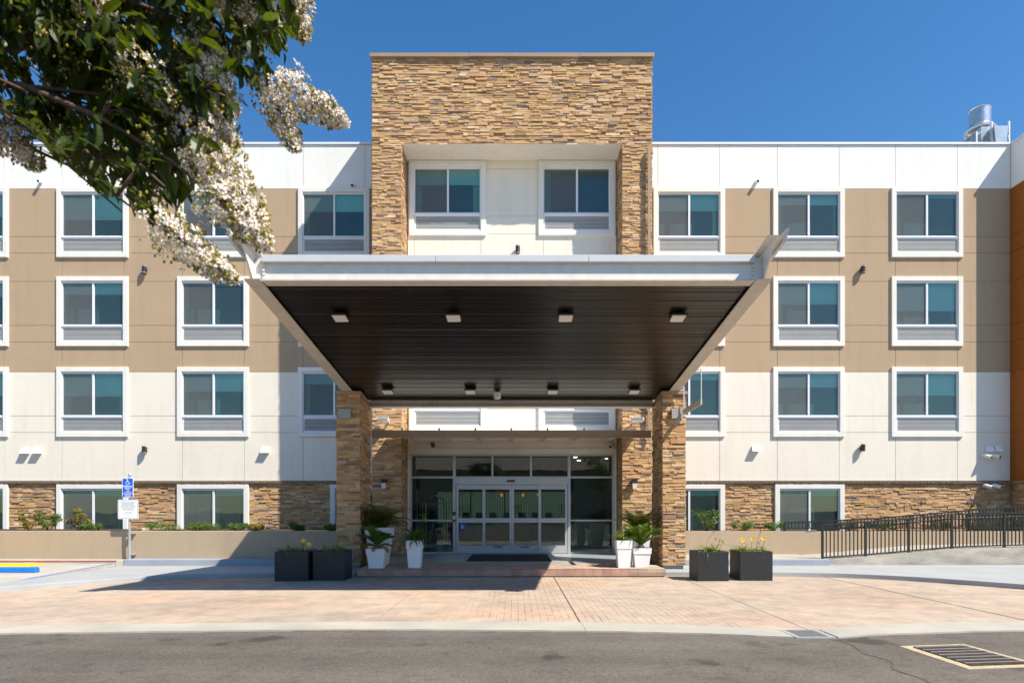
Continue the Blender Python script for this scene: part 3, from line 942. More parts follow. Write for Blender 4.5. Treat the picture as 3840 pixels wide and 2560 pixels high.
side += stones((3.985, -2.30, 2.0), (0, 1, 0), (1, 0, 0), 2.30, 12.6, seed=7)
side = [(v, f, c, a * 0.01) for v, f, c, a in side]
ledger = [(v, f, c, a * 0.6) for v, f, c, a in ledger]
lay_stones(ts + side, tower, 300, 'ledger_stone')
lay_stones(ledger, tower, 0, 'ledger_stone')

# orange wing at the right edge
wg = MB(); wg.box(16.29, 26, -0.70, 8.2, 0.0, 13.45)
build('wing', wg, 'mortar', H)
build('wing_panel', MB().box(16.262, 26, -0.73, 8.0, 12.055, 13.45), 'white_st', H)
for z0, z1 in ((10.48, 12.04), (9.94, 10.466), (9.012, 9.926), (7.572, 8.998), (7.032, 7.558), (6.045, 7.018), (4.605, 6.031), (4.065, 4.591), (2.475, 4.051)):
    build('wing_panel', MB().box(16.262, 26, -0.73, 8.0, z0, z1), 'orange', H)
build('parapet_cap', MB().box(16.245, 26, -0.77, 8.1, 13.452, 13.56), 'alu', H)
build('sill_stone', MB().box(16.20, 26, -0.80, 0.0, 2.392, 2.468), 'sill', H)
lay_stones(stones((16.29, 0.0, 0.8), (0, -1, 0), (-1, 0, 0), 0.70, 1.6, seed=17) + stones((16.29, -0.70, 0.8), (1, 0, 0), (0, -1, 0), 4.0, 1.6, seed=18), tower, 0, 'ledger_stone')

# ------------------------------------------------------------------ glazed entrance
yE = -1.43
eb = MB()
# plaster header and surround
eb.box(-3.285, 3.10, yE + 0.0, yE + 0.3, 3.39, 3.595)
build('header', eb, 'cream', H)
sr = MB().box(-3.285, 3.095, yE - 0.05, yE + 0.1, 3.225, 3.388)
sr.box(-3.285, -3.215, yE - 0.05, yE + 0.1, 0.19, 3.225); sr.box(3.025, 3.095, yE - 0.05, yE + 0.1, 0.19, 3.225)
build('entrance_surround', sr, 'trim', H, bevel=0.008)
fr = MB()
y0, y1 = yE + 0.01, yE + 0.11
fr.box(-3.213, 3.023, y0, y1, 3.165, 3.225)
fr.box(-3.213, -3.157, y0, y1, 0.19, 3.165); fr.box(2.965, 3.023, y0, y1, 0.19, 3.165)
fr.box(-1.90, -1.815, y0, y1, 0.19, 3.165); fr.box(1.61, 1.695, y0, y1, 0.19, 3.165)
fr.box(-3.157, -1.90, y0, y1, 2.49, 2.545); fr.box(1.695, 2.965, y0, y1, 2.49, 2.545)
fr.box(-1.815, 1.61, y0, y1, 2.50, 2.545)
fr.box(-3.157, -1.90, y0, y1, 1.175, 1.225); fr.box(1.695, 2.965, y0, y1, 1.175, 1.225)
fr.box(-3.157, -1.90, y0, y1, 0.19, 0.235); fr.box(1.695, 2.965, y0, y1, 0.19, 0.235)
fr.box(-0.722, -0.665, y0, y1, 2.545, 3.165); fr.box(0.457, 0.517, y0, y1, 2.545, 3.165)
ef = build('entrance_frame', fr, 'silver', H)
yg = yE + 0.06
def pane(par, a, b, c, d, y=yg, mat='glass_e'):
    return build('pane', MB().quad((a, y, c), (b, y, c), (b, y, d), (a, y, d)), mat, par)
for a, b in ((-3.157, -1.90), (-1.815, -0.722), (-0.665, 0.457), (0.517, 1.61), (1.695, 2.965)): pane(ef, a, b, 2.545, 3.165)
for a, b in ((-3.157, -1.90), (1.695, 2.965)):
    pane(ef, a, b, 1.225, 2.49); pane(ef, a, b, 0.235, 1.175)
hd = build('door_operator', MB().box(-1.813, 1.608, yE - 0.03, yE + 0.12, 2.295, 2.498), 'silver', H, bevel=0.006)
build('door_sensor', MB().box(-0.25, 0.0, yE - 0.075, yE - 0.03, 2.375, 2.43), 'black', hd)
build('maker_plate', MB().box(-1.77, -1.67, yE - 0.036, yE - 0.03, 2.335, 2.355), 'grey', hd)
for i, (a, b, yo) in enumerate(((-1.796, -0.923, 0.0), (-0.921, -0.106, 0.045), (-0.10, 0.717, 0.045), (0.719, 1.596, 0.0))):
    lf = MB()
    ya, yb = yE + 0.0 + yo, yE + 0.045 + yo
    wl = 0.07 if i in (0, 3) else 0.062
    il = 0.012 if i == 1 else wl; ir = 0.012 if i == 2 else wl
    lf.box(a, a + il, ya, yb, 0.20, 2.29); lf.box(b - ir, b, ya, yb, 0.20, 2.29)
    lf.box(a + il, b - ir, ya, yb, 2.15, 2.29); lf.box(a + il, b - ir, ya, yb, 1.13, 1.27); lf.box(a + il, b - ir, ya, yb, 0.20, 0.44)
    dl = build('door_leaf', lf, 'silver', H)
    pane(dl, a + il, b - ir, 1.27, 2.15, ya + 0.022); pane(dl, a + il, b - ir, 0.44, 1.13, ya + 0.022)
    if i in (1, 2):
        build('floor_label', MB().box((a + b) / 2 - 0.13, (a + b) / 2 + 0.13, ya - 0.003, ya, 0.375, 0.41), 'ink', dl)
    if i == 0:
        st = build('access_sticker', MB().box(-1.685, -1.53, ya + 0.016, ya + 0.0205, 0.94, 1.10), 'bluesign', dl)
        wc = MB(); wheelchair(wc, -1.612, ya + 0.0145, 1.02, 0.125); build('access_symbol', wc, 'print_w', dl)
build('key_switch', MB().box(-1.905, -1.825, yE - 0.02, yE + 0.01, 1.35, 1.47).box(-1.905, -1.825, yE - 0.02, yE + 0.01, 1.16, 1.23), 'black', H)
build('card_reader', MB().box(-1.90, -1.82, yE - 0.03, yE + 0.01, 1.235, 1.345), 'lgrey', H)

# lobby room behind the glass
lb = MB()
lb.quad((-3.3, -1.3, 3.55), (3.1, -1.3, 3.55), (3.1, 0.4, 3.55), (-3.3, 0.4, 3.55))
lb.quad((-6, 0.4, 3.55), (6, 0.4, 3.55), (6, 8.0, 3.55), (-6, 8.0, 3.55))
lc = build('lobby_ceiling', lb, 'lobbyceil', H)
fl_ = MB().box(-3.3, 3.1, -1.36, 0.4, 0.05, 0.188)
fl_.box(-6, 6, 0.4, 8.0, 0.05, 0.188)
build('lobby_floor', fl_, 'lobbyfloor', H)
lw = MB()
def wq(x0, y0, x1, y1, z0=0.19, z1=3.55): lw.quad((x0, y0, z0), (x1, y1, z0), (x1, y1, z1), (x0, y0, z1))
wq(-3.29, -1.3, -3.29, 0.4); wq(3.10, 0.4, 3.10, -1.3)
wq(-6, 0.4, -3.29, 0.4); wq(3.10, 0.4, 6, 0.4)
wq(-6, 0.4, -6, 8); wq(6, 0.4, 6, 8)
wq(-6, 7.98, -3.6, 7.98); wq(2.6, 7.98, 6, 7.98); wq(-3.6, 7.98, 2.6, 7.98, 2.35, 3.55); wq(-3.6, 7.98, 2.6, 7.98, 0.19, 0.95)
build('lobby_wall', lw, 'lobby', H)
rwm = MB()
for x in (-3.6, -2.05, -0.5, 1.05, 2.55): rwm.box(x, x + 0.07, 7.9, 8.1, 0.95, 2.35)
rwf = build('rear_window_frame', rwm, 'wood', H)
for a, b in ((-3.53, -2.05), (-1.98, -0.5), (-0.43, 1.05), (1.12, 2.55)): pane(rwf, a, b, 0.95, 2.35, 8.0, 'glass_g')

# ------------------------------------------------------------------ entrance canopy on two stone pillars
CN = thing('entrance_canopy', (-0.1, -7.8, 0), 'sloped drive-through canopy with dark plank soffit on two stone pillars', 'canopy')
SL = 0.123
def zb(y): return 5.02 - SL * (y + 11.04)
BD = 0.44
def beam(cx, sgn):
    yb_ = -4.45
    yf0, yf1 = -11.04, -11.50
    def yf(h): return yf0 + (yf1 - yf0) * h / BD
    fl = MB()
    def plate(x0, x1, h0, h1, mb):
        b = [(x0, yf(h0), zb(yf(h0)) + h0), (x1, yf(h0), zb(yf(h0)) + h0), (x1, yb_, zb(yb_) + h0), (x0, yb_, zb(yb_) + h0)]
        t_ = [(x0, yf(h1), zb(yf(h1)) + h1), (x1, yf(h1), zb(yf(h1)) + h1), (x1, yb_, zb(yb_) + h1), (x0, yb_, zb(yb_) + h1)]
        mb.hexa(b, t_)
    w = MB(); plate(cx - 0.011, cx + 0.011, 0.02, BD - 0.02, w)
    bm = build('beam', w, 'steel_w', CN)
    q = MB(); plate(cx - 0.122, cx + 0.122, 0.0, 0.02, q); build('bottom_flange', q, 'steel_b', bm)
    q = MB(); plate(cx - 0.122, cx + 0.122, BD - 0.02, BD, q); build('top_flange', q, 'steel_w', bm)
    q = MB(); a, b = (cx + sgn * 0.123, cx + sgn * 0.168); plate(min(a, b), max(a, b), BD - 0.07, BD + 0.065, q); build('edge_gutter', q, 'gutter', bm)
beam(-4.02, -1); beam(3.81, 1)
xl, xr = -4.005, 3.795
cb = MB(); cb.box(xl, xr, -11.0, -10.975, 5.03, 5.38)
cbo = build('front_beam', cb, 'steel_w', CN)
build('bottom_flange', MB().box(xl + 0.13, xr - 0.13, -11.07, -10.84, 5.008, 5.032), 'steel_b', cbo)
for a, b in ((-3.87, -1.22), (-1.215, 1.12), (1.125, 3.67)):
    build('fascia_gutter', MB().box(a, b, -11.075, -11.003, 5.297, 5.403), 'gutter', CN, bevel=0.006)
for sx in (-3.86, 3.66):
    for i in range(4):
        build('bolt', MB().cyl((sx, -11.03, 5.07 + i * 0.06), (sx, -10.99, 5.07 + i * 0.06), 0.022, n=6), 'steel_w', cbo)
rb = MB(); rb.box(-3.69, 3.51, -4.60, -4.575, 4.15, 4.5)
rbo = build('rear_beam', rb, 'steel_b', CN)
build('bottom_flange', MB().box(-3.69, 3.51, -4.72, -4.46, 4.128, 4.15), 'steel_b', rbo)
for x in (-2.05, -0.1, 1.85):
    build('stiffener', MB().box(x - 0.008, x + 0.008, -4.71, -4.6, 4.15, 4.25), 'steel_b', rbo)
# soffit planks
y = -10.85
ci = 0
rp = random.Random(9)
while y < -4.75:
    y2 = min(y + 0.302, -4.72)
    o_ = 0.055
    tl = rp.uniform(-0.004, 0.004)
    q = MB()
    a, b = y + 0.006, y2 - 0.006
    def zs(yy, d=0.0): return zb(yy) + o_ + d
    X0, X1 = -3.995, 3.785
    # shallow rib along the middle of each plank
    prof = [(a, 0.004), (a + 0.02, tl), ((a + b) / 2 - 0.05, tl), ((a + b) / 2 - 0.04, 0.005), ((a + b) / 2 + 0.04, 0.005), ((a + b) / 2 + 0.05, -tl), (b - 0.02, -tl), (b, 0.004)]
    n = len(prof)
    q.add([(X0, yy, zs(yy, d)) for yy, d in prof] + [(X1, yy, zs(yy, d)) for yy, d in prof] + [(X0, yy, zs(yy, 0.03)) for yy, d in prof] + [(X1, yy, zs(yy, 0.03)) for yy, d in prof],
          [(i, i + 1, n + i + 1, n + i) for i in range(n - 1)] + [(2 * n + i, 3 * n + i, 3 * n + i + 1, 2 * n + i + 1) for i in range(n - 1)] + [(0, n, 3 * n, 2 * n), (n - 1, 3 * n - 1, 4 * n - 1, 2 * n - 1)])
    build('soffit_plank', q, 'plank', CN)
    y = y2
dk = MB(); dk.hexa([(-4.0, -10.97, zb(-10.97) + 0.30), (3.79, -10.97, zb(-10.97) + 0.30), (3.79, -4.5, zb(-4.5) + 0.30), (-4.0, -4.5, zb(-4.5) + 0.30)],
                   [(-4.0, -10.97, zb(-10.97) + 0.36), (3.79, -10.97, zb(-10.97) + 0.36), (3.79, -4.5, zb(-4.5) + 0.36), (-4.0, -4.5, zb(-4.5) + 0.36)])
build('roof_deck', dk, 'gutter', CN)
pst = []
def pillar(x0, x1, inner, seed):
    y0, y1 = -5.575, -4.50
    c0, c1 = x0 + 0.025, x1 - 0.025
    q = MB().hexa([(c0, y0, 0.19), (c1, y0, 0.19), (c1, y1, 0.19), (c0, y1, 0.19)], [(c0, y0, 4.285), (c1, y0, 4.285), (c1, y1, 4.15), (c0, y1, 4.15)])
    p = build('pillar', q, 'mortar', CN)
    f = stones((c0, y0, 0.19), (1, 0, 0), (0, -1, 0), c1 - c0, 4.09, seed=seed)
    if inner > 0:
        s1 = stones((c1, y0, 0.19), (0, 1, 0), (1, 0, 0), y1 - y0, 3.99, seed=seed + 1, pro=(0.004, 0.03))
        s2 = stones((c0, y1, 0.19), (0, -1, 0), (-1, 0, 0), y1 - y0, 3.95, seed=seed + 2, pro=(0.004, 0.03))
    else:
        s1 = stones((c0, y1, 0.19), (0, -1, 0), (-1, 0, 0), y1 - y0, 3.99, seed=seed + 1, pro=(0.004, 0.03))
        s2 = stones((c1, y0, 0.19), (0, 1, 0), (1, 0, 0), y1 - y0, 3.95, seed=seed + 2, pro=(0.004, 0.03))
    s3 = stones((c1, y1, 0.19), (-1, 0, 0), (0, 1, 0), c1 - c0, 3.95, seed=seed + 3)
    f = [(v, fc, c, a * 1.0) for v, fc, c, a in f] + [(v, fc, c, a * 0.3) for v, fc, c, a in s1] + [(v, fc, c, 0) for v, fc, c, a in s2 + s3]
    lay_stones(f, p, 150, 'ledger_stone')
    cp = MB().hexa([(x0 - 0.01, -5.645, 4.282), (x1 + 0.01, -5.645, 4.282), (x1 + 0.01, -4.46, 4.145), (x0 - 0.01, -4.46, 4.145)],
                   [(x0 - 0.01, -5.645, 4.352), (x1 + 0.01, -5.645, 4.352), (x1 + 0.01, -4.46, 4.206), (x0 - 0.01, -4.46, 4.206)])
    build('pillar_cap', cp, 'cap', p)
    build('plinth', MB().box(x0 + 0.06, x1 - 0.06, y0 + 0.05, y1 - 0.05, 0.0, 0.192), 'kerbgrey', p)
pillar(-4.297, -3.692, 1, 40)
pillar(3.507, 4.109, -1, 50)

def lamp_square(x, y, i, label):
    z = zb(y) + 0.055
    t_ = thing('soffit_lamp', (x, y, z), label, 'lamp', 'square lamps under the entrance canopy')
    s = 0.135
    hz = 0.075
    def pt(dx, dy, dz): return (x + dx, y + dy, z - SL * dy + dz)
    q = MB()
    q.hexa([pt(-s, -s, -hz), pt(s, -s, -hz), pt(s, s, -hz), pt(-s, s, -hz)], [pt(-s, -s, -hz + 0.035), pt(s, -s, -hz + 0.035), pt(s, s, -hz + 0.035), pt(-s, s, -hz + 0.035)])
    build('housing', q, 'black', t_)
    q = MB(); s2 = 0.118
    q.hexa([pt(-s2 + .015, -s2 + .015, -hz - 0.022), pt(s2 - .015, -s2 + .015, -hz - 0.022), pt(s2 - .015, s2 - .015, -hz - 0.022), pt(-s2 + .015, s2 - .015, -hz - 0.022)], [pt(-s2, -s2, -hz), pt(s2, -s2, -hz), pt(s2, s2, -hz), pt(-s2, s2, -hz)])
    build('lens', q, 'lens', t_)
    q = MB(); q.hexa([pt(-.09, -.09, -hz + 0.035), pt(.09, -.09, -hz + 0.035), pt(.09, .09, -hz + 0.035), pt(-.09, .09, -hz + 0.035)], [pt(-.07, -.07, -0.002), pt(.07, -.07, -0.002), pt(.07, .07, -0.002), pt(-.07, .07, -0.002)])
    build('mounting_box', q, 'black', t_)
nm = ['leftmost', 'second from left', 'third from left', 'rightmost']
for i, x in enumerate((-3.04, -1.07, 0.88, 2.83)):
    lamp_square(x, -9.74, i, f'square white lamp under canopy, {nm[i]} of the front row')
for i, x in enumerate((-3.05, -1.07, 0.90, 2.85)):
    lamp_square(x, -5.62, i, f'square white lamp under canopy, {nm[i]} of the rear row')
sp = thing('speaker', (-0.43, -5.45, 4.3), 'small beige speaker under the canopy between the rear lamps', 'speaker')
q = MB().lathe([(0.055, -0.16), (0.085, -0.15), (0.092, -0.02), (0.075, 0.0)], (-0.43, -5.45, 4.36), 16)
build('body', q, 'lens', sp, smooth=False)
build('mount', MB().box(-0.46, -0.40, -5.48, -5.42, 4.36, zb(-5.45) + 0.052), 'black', sp)
build('grille_spot', MB().cyl((-0.43, -5.546, 4.27), (-0.43, -5.53, 4.27), 0.02, n=10), 'grey', sp)
# grey boxes on the pillars
tag(build('junction_box', MB().box(-4.22, -3.918, -5.68, -5.60, 3.69, 3.928), 'grey', bevel=0.008), 'flat grey metal box high on the shaded left pillar', 'box', 'metal boxes on the pillars')
tag(build('junction_box', MB().box(3.73, 4.012, -5.68, -5.60, 3.69, 3.928), 'grey', bevel=0.008), 'flat grey metal box high on the sunlit right pillar', 'box', 'metal boxes on the pillars')
# clearance bar hung under the right beam
cbar = thing('clearance_bar', (4.0, -6.4, 3.8), 'grey bar hung on two rods below the right canopy beam', 'bar')
ya, yb_ = -7.16, -5.72
build('bar', MB().box(3.985, 4.015, ya, yb_, 3.77, 3.90), 'steel_b', cbar)
for yy in (ya + 0.02, yb_ - 0.02):
    build('rod', MB().cyl((4.0, yy, 3.84), (4.0, yy, 4.62 if yy < -6.5 else 4.44), 0.012, n=8).box(3.925, 4.01, yy - 0.02, yy + 0.02, zb(yy) - 0.02, zb(yy) - 0.002), 'lgrey', cbar)

# ------------------------------------------------------------------ thin awning over the doors
AW = thing('door_awning', (-0.1, -3, 3.4), 'thin brown awning with cream brackets over the sliding doors', 'awning')
ff = MB().box(-3.70, 3.52, -4.40, -4.33, 3.45, 3.575).box(-3.70, 3.52, -4.375, -4.33, 3.385, 3.449)
build('fascia', ff, 'cap', AW)
dkk = MB().hexa([(-3.69, -4.33, 3.50), (3.51, -4.33, 3.50), (3.51, -2.36, 3.66), (-3.69, -2.36, 3.66)], [(-3.69, -4.33, 3.53), (3.51, -4.33, 3.53), (3.51, -2.36, 3.69), (-3.69, -2.36, 3.69)])
dkk.hexa([(-3.26, -2.36, 3.66), (3.08, -2.36, 3.66), (3.08, -1.45, 3.735), (-3.26, -1.45, 3.735)], [(-3.26, -2.36, 3.69), (3.08, -2.36, 3.69), (3.08, -1.45, 3.765), (-3.26, -1.45, 3.765)])
build('deck', dkk, 'steel_w', AW)
for x in (-2.93, -1.97, -1.03, -0.10, 0.84, 1.79, 2.72):
    q = MB().hexa([(x - 0.045, -4.33, 3.44), (x + 0.045, -4.33, 3.44), (x + 0.045, -1.45, 3.61), (x - 0.045, -1.45, 3.61)], [(x - 0.045, -4.33, 3.498), (x + 0.045, -4.33, 3.498), (x + 0.045, -1.45, 3.733), (x - 0.045, -1.45, 3.733)])
    build('bracket', q, 'steel_w', AW)
    build('tab', MB().box(x - 0.02, x + 0.02, -4.36, -4.30, 3.575, 3.64), 'cap', AW)
tag(build('downspout', MB().box(3.845, 3.92, -2.45, -2.38, 3.55, 12.0), 'cap'), 'narrow brown downspout on the right stone pier of the tower', 'downspout')

# ------------------------------------------------------------------ fixtures on the walls
def sconce(x, y, z, label):
    t_ = thing('wall_sconce', (x, y, z), label, 'sconce', 'black up-down wall sconces')
    q = MB().lathe([(0.062, -0.12), (0.066, -0.12), (0.066, 0.12), (0.062, 0.12)], (x, y - 0.11, z), 18)
    build('body', q, 'black', t_, smooth=False)
    q = MB()
    for dz in (-0.105, 0.105): q.lathe([(0.0675, dz - 0.006), (0.0675, dz + 0.006)], (x, y - 0.11, z), 18)
    build('ring', q, 'lgrey', t_)
    build('bracket', MB().box(x - 0.04, x + 0.04, y - 0.07, y - 0.001, z - 0.08, z + 0.08), 'black', t_)
sconce(-12.11, 0, 9.36, 'black cylinder sconce on tan wall between left windows')
sconce(-12.11, 0, 3.49, 'black cylinder sconce on cream wall above the parking sign')
sconce(11.36, 0, 9.36, 'black cylinder sconce on tan wall between right windows')
sconce(11.36, 0, 3.55, 'black cylinder sconce on cream wall between right windows')
sconce(0.08, -1.43, 9.42, 'black cylinder sconce between tower windows just above the canopy')

def vent(x, z, label, y=0.0, w=0.14):
    q = MB().hexa([(x - w, y - 0.15, z - 0.10), (x + w, y - 0.15, z - 0.10), (x + w * 0.85, y - 0.001, z - 0.10), (x - w * 0.85, y - 0.001, z - 0.10)],
                  [(x - w * 0.8, y - 0.05, z + 0.09), (x + w * 0.8, y - 0.05, z + 0.09), (x + w * 0.75, y - 0.001, z + 0.10), (x - w * 0.75, y - 0.001, z + 0.10)])
    tag(build('vent_hood', q, 'vent', bevel=0.006), label, 'vent', 'white vent hoods on the cream wall')
vent(-16.04, 3.46, 'white vent hood on cream wall, leftmost of the left pair')
vent(-15.64, 3.46, 'white vent hood on cream wall, right one of the left pair')
vent(-8.18, 3.48, 'single white vent hood on cream wall left of the canopy shadow')
vent(7.88, 3.53, 'single white vent hood on cream wall right of the canopy')
vent(15.53, 3.53, 'white vent hood in the corner shade, left of the corner pair', w=0.12)
vent(15.81, 3.53, 'white vent hood in the corner shade, right of the corner pair', w=0.12)

def scupper(x, z, label):
    q = MB().lathe([(0.055, 0), (0.055, 0.16), (0.045, 0.16), (0.045, 0.0)], (0, 0, 0), 16, close=False)
    q.v = [(x + a - c * 0.35 * 0.0, -c, z + b - c * 0.35) for a, b, c in q.v]
    t_ = thing('overflow_pipe', (x, 0, z), label, 'pipe', 'overflow pipes below the parapet')
    build('tube', q, 'vent', t_)
    build('bore', MB().cyl((x, -0.135, z - 0.047), (x, -0.14, z - 0.049), 0.044, n=14), 'dark', t_)
scupper(-15.54, 12.27, 'short overflow pipe below the parapet near the left edge')
scupper(7.91, 12.27, 'short overflow pipe below the parapet right of the tower')
scupper(-5.31, 12.14, 'short overflow pipe below the parapet beside the tower shadow')

def cctv(x, z, label, y=0.0, dx=0.10, mat='vent'):
    t_ = thing('security_camera', (x, y, z), label, 'camera', 'security cameras')
    build('base', MB().cyl((x, y - 0.001, z + 0.02), (x, y - 0.05, z + 0.02), 0.055, n=14), mat, t_)
    build('housing', MB().cyl((x, y - 0.04, z + 0.03), (x + dx, y - 0.26, z - 0.05), 0.062, 0.058, n=16), mat, t_)
    v_ = Vector((dx, -0.22, -0.08)).normalized()
    e_ = Vector((x + dx, y - 0.26, z - 0.05))
    build('lens', MB().cyl(e_, e_ + v_ * 0.004, 0.045, n=14), 'black', t_)
cctv(15.34, 3.28, 'white bullet camera on cream wall, left of the upper corner pair')
cctv(15.62, 3.28, 'white bullet camera on cream wall, right of the upper corner pair')
cctv(15.34, 2.30, 'white bullet camera on stone base, left of the lower corner pair', y=-0.03)
cctv(15.64, 2.30, 'white bullet camera on stone base, right of the lower corner pair', y=-0.03)
cctv(-2.52, 3.50, 'dark bullet camera under the awning left of the doors', y=-1.43, dx=0.05, mat='black')
cctv(2.95, 3.47, 'white bullet camera under the awning right of the doors', y=-1.43, dx=-0.08)

def lantern(x, z, label):
    t_ = thing('wall_lantern', (x, -2.36, z), label, 'lantern', 'wall lanterns beside the entrance')
    build('top', MB().box(x - 0.075, x + 0.075, -2.50, -2.34, z + 0.03, z + 0.14), 'black', t_)
    build('globe', MB().hexa([(x - 0.055, -2.475, z - 0.13), (x + 0.055, -2.475, z - 0.13), (x + 0.055, -2.36, z - 0.13), (x - 0.055, -2.36, z - 0.13)], [(x - 0.065, -2.49, z + 0.03), (x + 0.065, -2.49, z + 0.03), (x + 0.065, -2.36, z + 0.03), (x - 0.065, -2.36, z + 0.03)]), 'lens', t_)
lantern(-3.80, 2.27, 'small black capped lantern on the shaded left stone pier')
lantern(3.46, 2.27, 'small black capped lantern on the sunlit right stone pier')

def flood(x, z, sgn, label):
    t_ = thing('flood_light', (x, -2.36, z), label, 'floodlight', 'floodlights on the tower piers')
    build('housing', MB().hexa([(x - 0.17, -2.62, z - 0.05), (x + 0.17, -2.62, z - 0.05), (x + 0.15, -2.42, z - 0.09), (x - 0.15, -2.42, z - 0.09)], [(x - 0.17, -2.60, z + 0.05), (x + 0.17, -2.60, z + 0.05), (x + 0.15, -2.42, z - 0.01), (x - 0.15, -2.42, z - 0.01)]), 'lgrey', t_)
    fn = MB()
    for i in range(9): fn.box(x - 0.14 + i * 0.034, x - 0.128 + i * 0.034, -2.635, -2.60, z - 0.045, z + 0.045)
    build('fin', fn, 'grey', t_)
    build('arm', MB().box(x + sgn * 0.1 - 0.02, x + sgn * 0.1 + 0.02, -2.45, -2.33, z - 0.09, z - 0.05), 'grey', t_)
flood(-3.79, 4.13, 1, 'pale grey floodlight on the left tower pier under the canopy')
flood(3.53, 4.13, -1, 'pale grey floodlight on the right tower pier under the canopy')

# ------------------------------------------------------------------ rooftop exhaust fan
EF = thing('exhaust_fan', (16.6, 2, 13.1), 'shiny metal exhaust fan with stack standing on the roof at right', 'exhaust fan')
ec = (16.72, 2.0)
build('duct_box', MB().hexa([(16.45, 1.55, 13.1), (17.15, 1.55, 13.1), (17.15, 2.4, 13.1), (16.45, 2.4, 13.1)], [(16.40, 1.5, 15.0), (17.20, 1.5, 15.0), (17.20, 2.45, 15.0), (16.40, 2.45, 15.0)]), 'shiny', EF)
build('duct_elbow', MB().hexa([(16.12, 1.75, 13.1), (16.4, 1.75, 13.1), (16.4, 2.3, 13.1), (16.12, 2.3, 13.1)], [(16.2, 1.75, 14.7), (16.44, 1.75, 15.0), (16.44, 2.3, 15.0), (16.2, 2.3, 14.7)]), 'shiny', EF)
build('hood', MB().lathe([(0.36, 0.0), (0.49, -0.06), (0.50, 0.0), (0.42, 0.10), (0.335, 0.18)], (ec[0], ec[1], 15.14), 28), 'shiny', EF)
build('stack', MB().lathe([(0.33, 0.14), (0.33, 0.70), (0.345, 0.72), (0.31, 0.72), (0.30, 0.4)], (ec[0], ec[1], 15.16), 28), 'shiny', EF)
for x, y_, zt_ in ((16.16, 1.4, 14.75), (16.62, 1.3, 15.05), (17.30, 1.4, 15.12), (17.30, 2.55, 15.05)):
    build('post', MB().box(x - 0.025, x + 0.025, y_ - 0.025, y_ + 0.025, 13.1, zt_), 'galv', EF)
build('brace', MB().hexa([(16.16, 1.38, 14.62), (16.62, 1.28, 14.92), (16.62, 1.32, 14.92), (16.16, 1.42, 14.62)], [(16.16, 1.38, 14.67), (16.62, 1.28, 14.97), (16.62, 1.32, 14.97), (16.16, 1.42, 14.67)]), 'galv', EF)
build('motor', MB().hexa([(16.72, 1.22, 14.1), (17.08, 1.22, 14.1), (17.08, 1.5, 14.1), (16.72, 1.5, 14.1)], [(16.64, 1.2, 14.85), (17.12, 1.2, 14.85), (17.12, 1.5, 14.85), (16.64, 1.5, 14.85)]), 'shiny', EF)
build('cable', MB().tube([(17.28, 1.42, 14.7), (17.22, 1.3, 14.3), (17.16, 1.35, 13.9), (17.2, 1.35, 13.2)], 0.025), 'black', EF)

# ------------------------------------------------------------------ planter walls
pw = MB()
pw.box(-24.5, -4.16, -4.20, -3.98, 0.0, 0.965)
tag(build('planter_wall', pw, 'tanwall', bevel=0.01), 'low tan stucco planter wall left of the canopy', 'wall', 'planter walls')
pw = MB()
pw.box(4.03, 16.2, -2.60, -2.38, 0.0, 0.905)
tag(build('planter_wall', pw, 'tanwall', bevel=0.01), 'low tan stucco planter wall right of the canopy behind the ramp', 'wall', 'planter walls')
tag(build('planting_bed_left', MB().box(-24.5, -4.17, -3.98, 0.02, 0.0, 0.90), 'soil'), kind='structure')
tag(build('planting_bed_right', MB().box(4.03, 16.25, -2.38, 0.02, 0.0, 0.85), 'soil'), kind='structure')
# landing and ramp at the right
rm = MB()
rm.hexa([(4.03, -4.41, 0.0), (8.06, -4.41, 0.0), (8.06, -2.6, 0.0), (4.03, -2.6, 0.0)], [(4.03, -4.41, 0.25), (8.06, -4.41, 0.25), (8.06, -2.6, 0.25), (4.03, -2.6, 0.25)])
tag(build('landing', rm, 'conc'), kind='structure')
rm = MB()
for xa, za, xb, zb_ in ((8.06, 0.215, 11.35, 0.505), (11.35, 0.505, 16.2, 0.60)):
    rm.hexa([(xa, -4.40, 0), (xb, -4.40, 0), (xb, -2.6, 0), (xa, -2.6, 0)], [(xa, -4.40, za), (xb, -4.40, zb_), (xb, -2.6, zb_), (xa, -2.6, za)])
rmp = tag(build('ramp', rm, 'conc'), kind='structure')
rc = MB()
for xa, za, xb, zb_ in ((8.06, 0.222, 11.35, 0.512), (11.35, 0.512, 16.2, 0.607)):
    rc.hexa([(xa, -4.425, 0.05), (xb, -4.425, 0.05), (xb, -4.22, 0.05), (xa, -4.22, 0.05)], [(xa, -4.425, za), (xb, -4.425, zb_), (xb, -4.22, zb_), (xa, -4.22, za)])
build('ramp_kerb', rc, 'conc_dark', rmp)

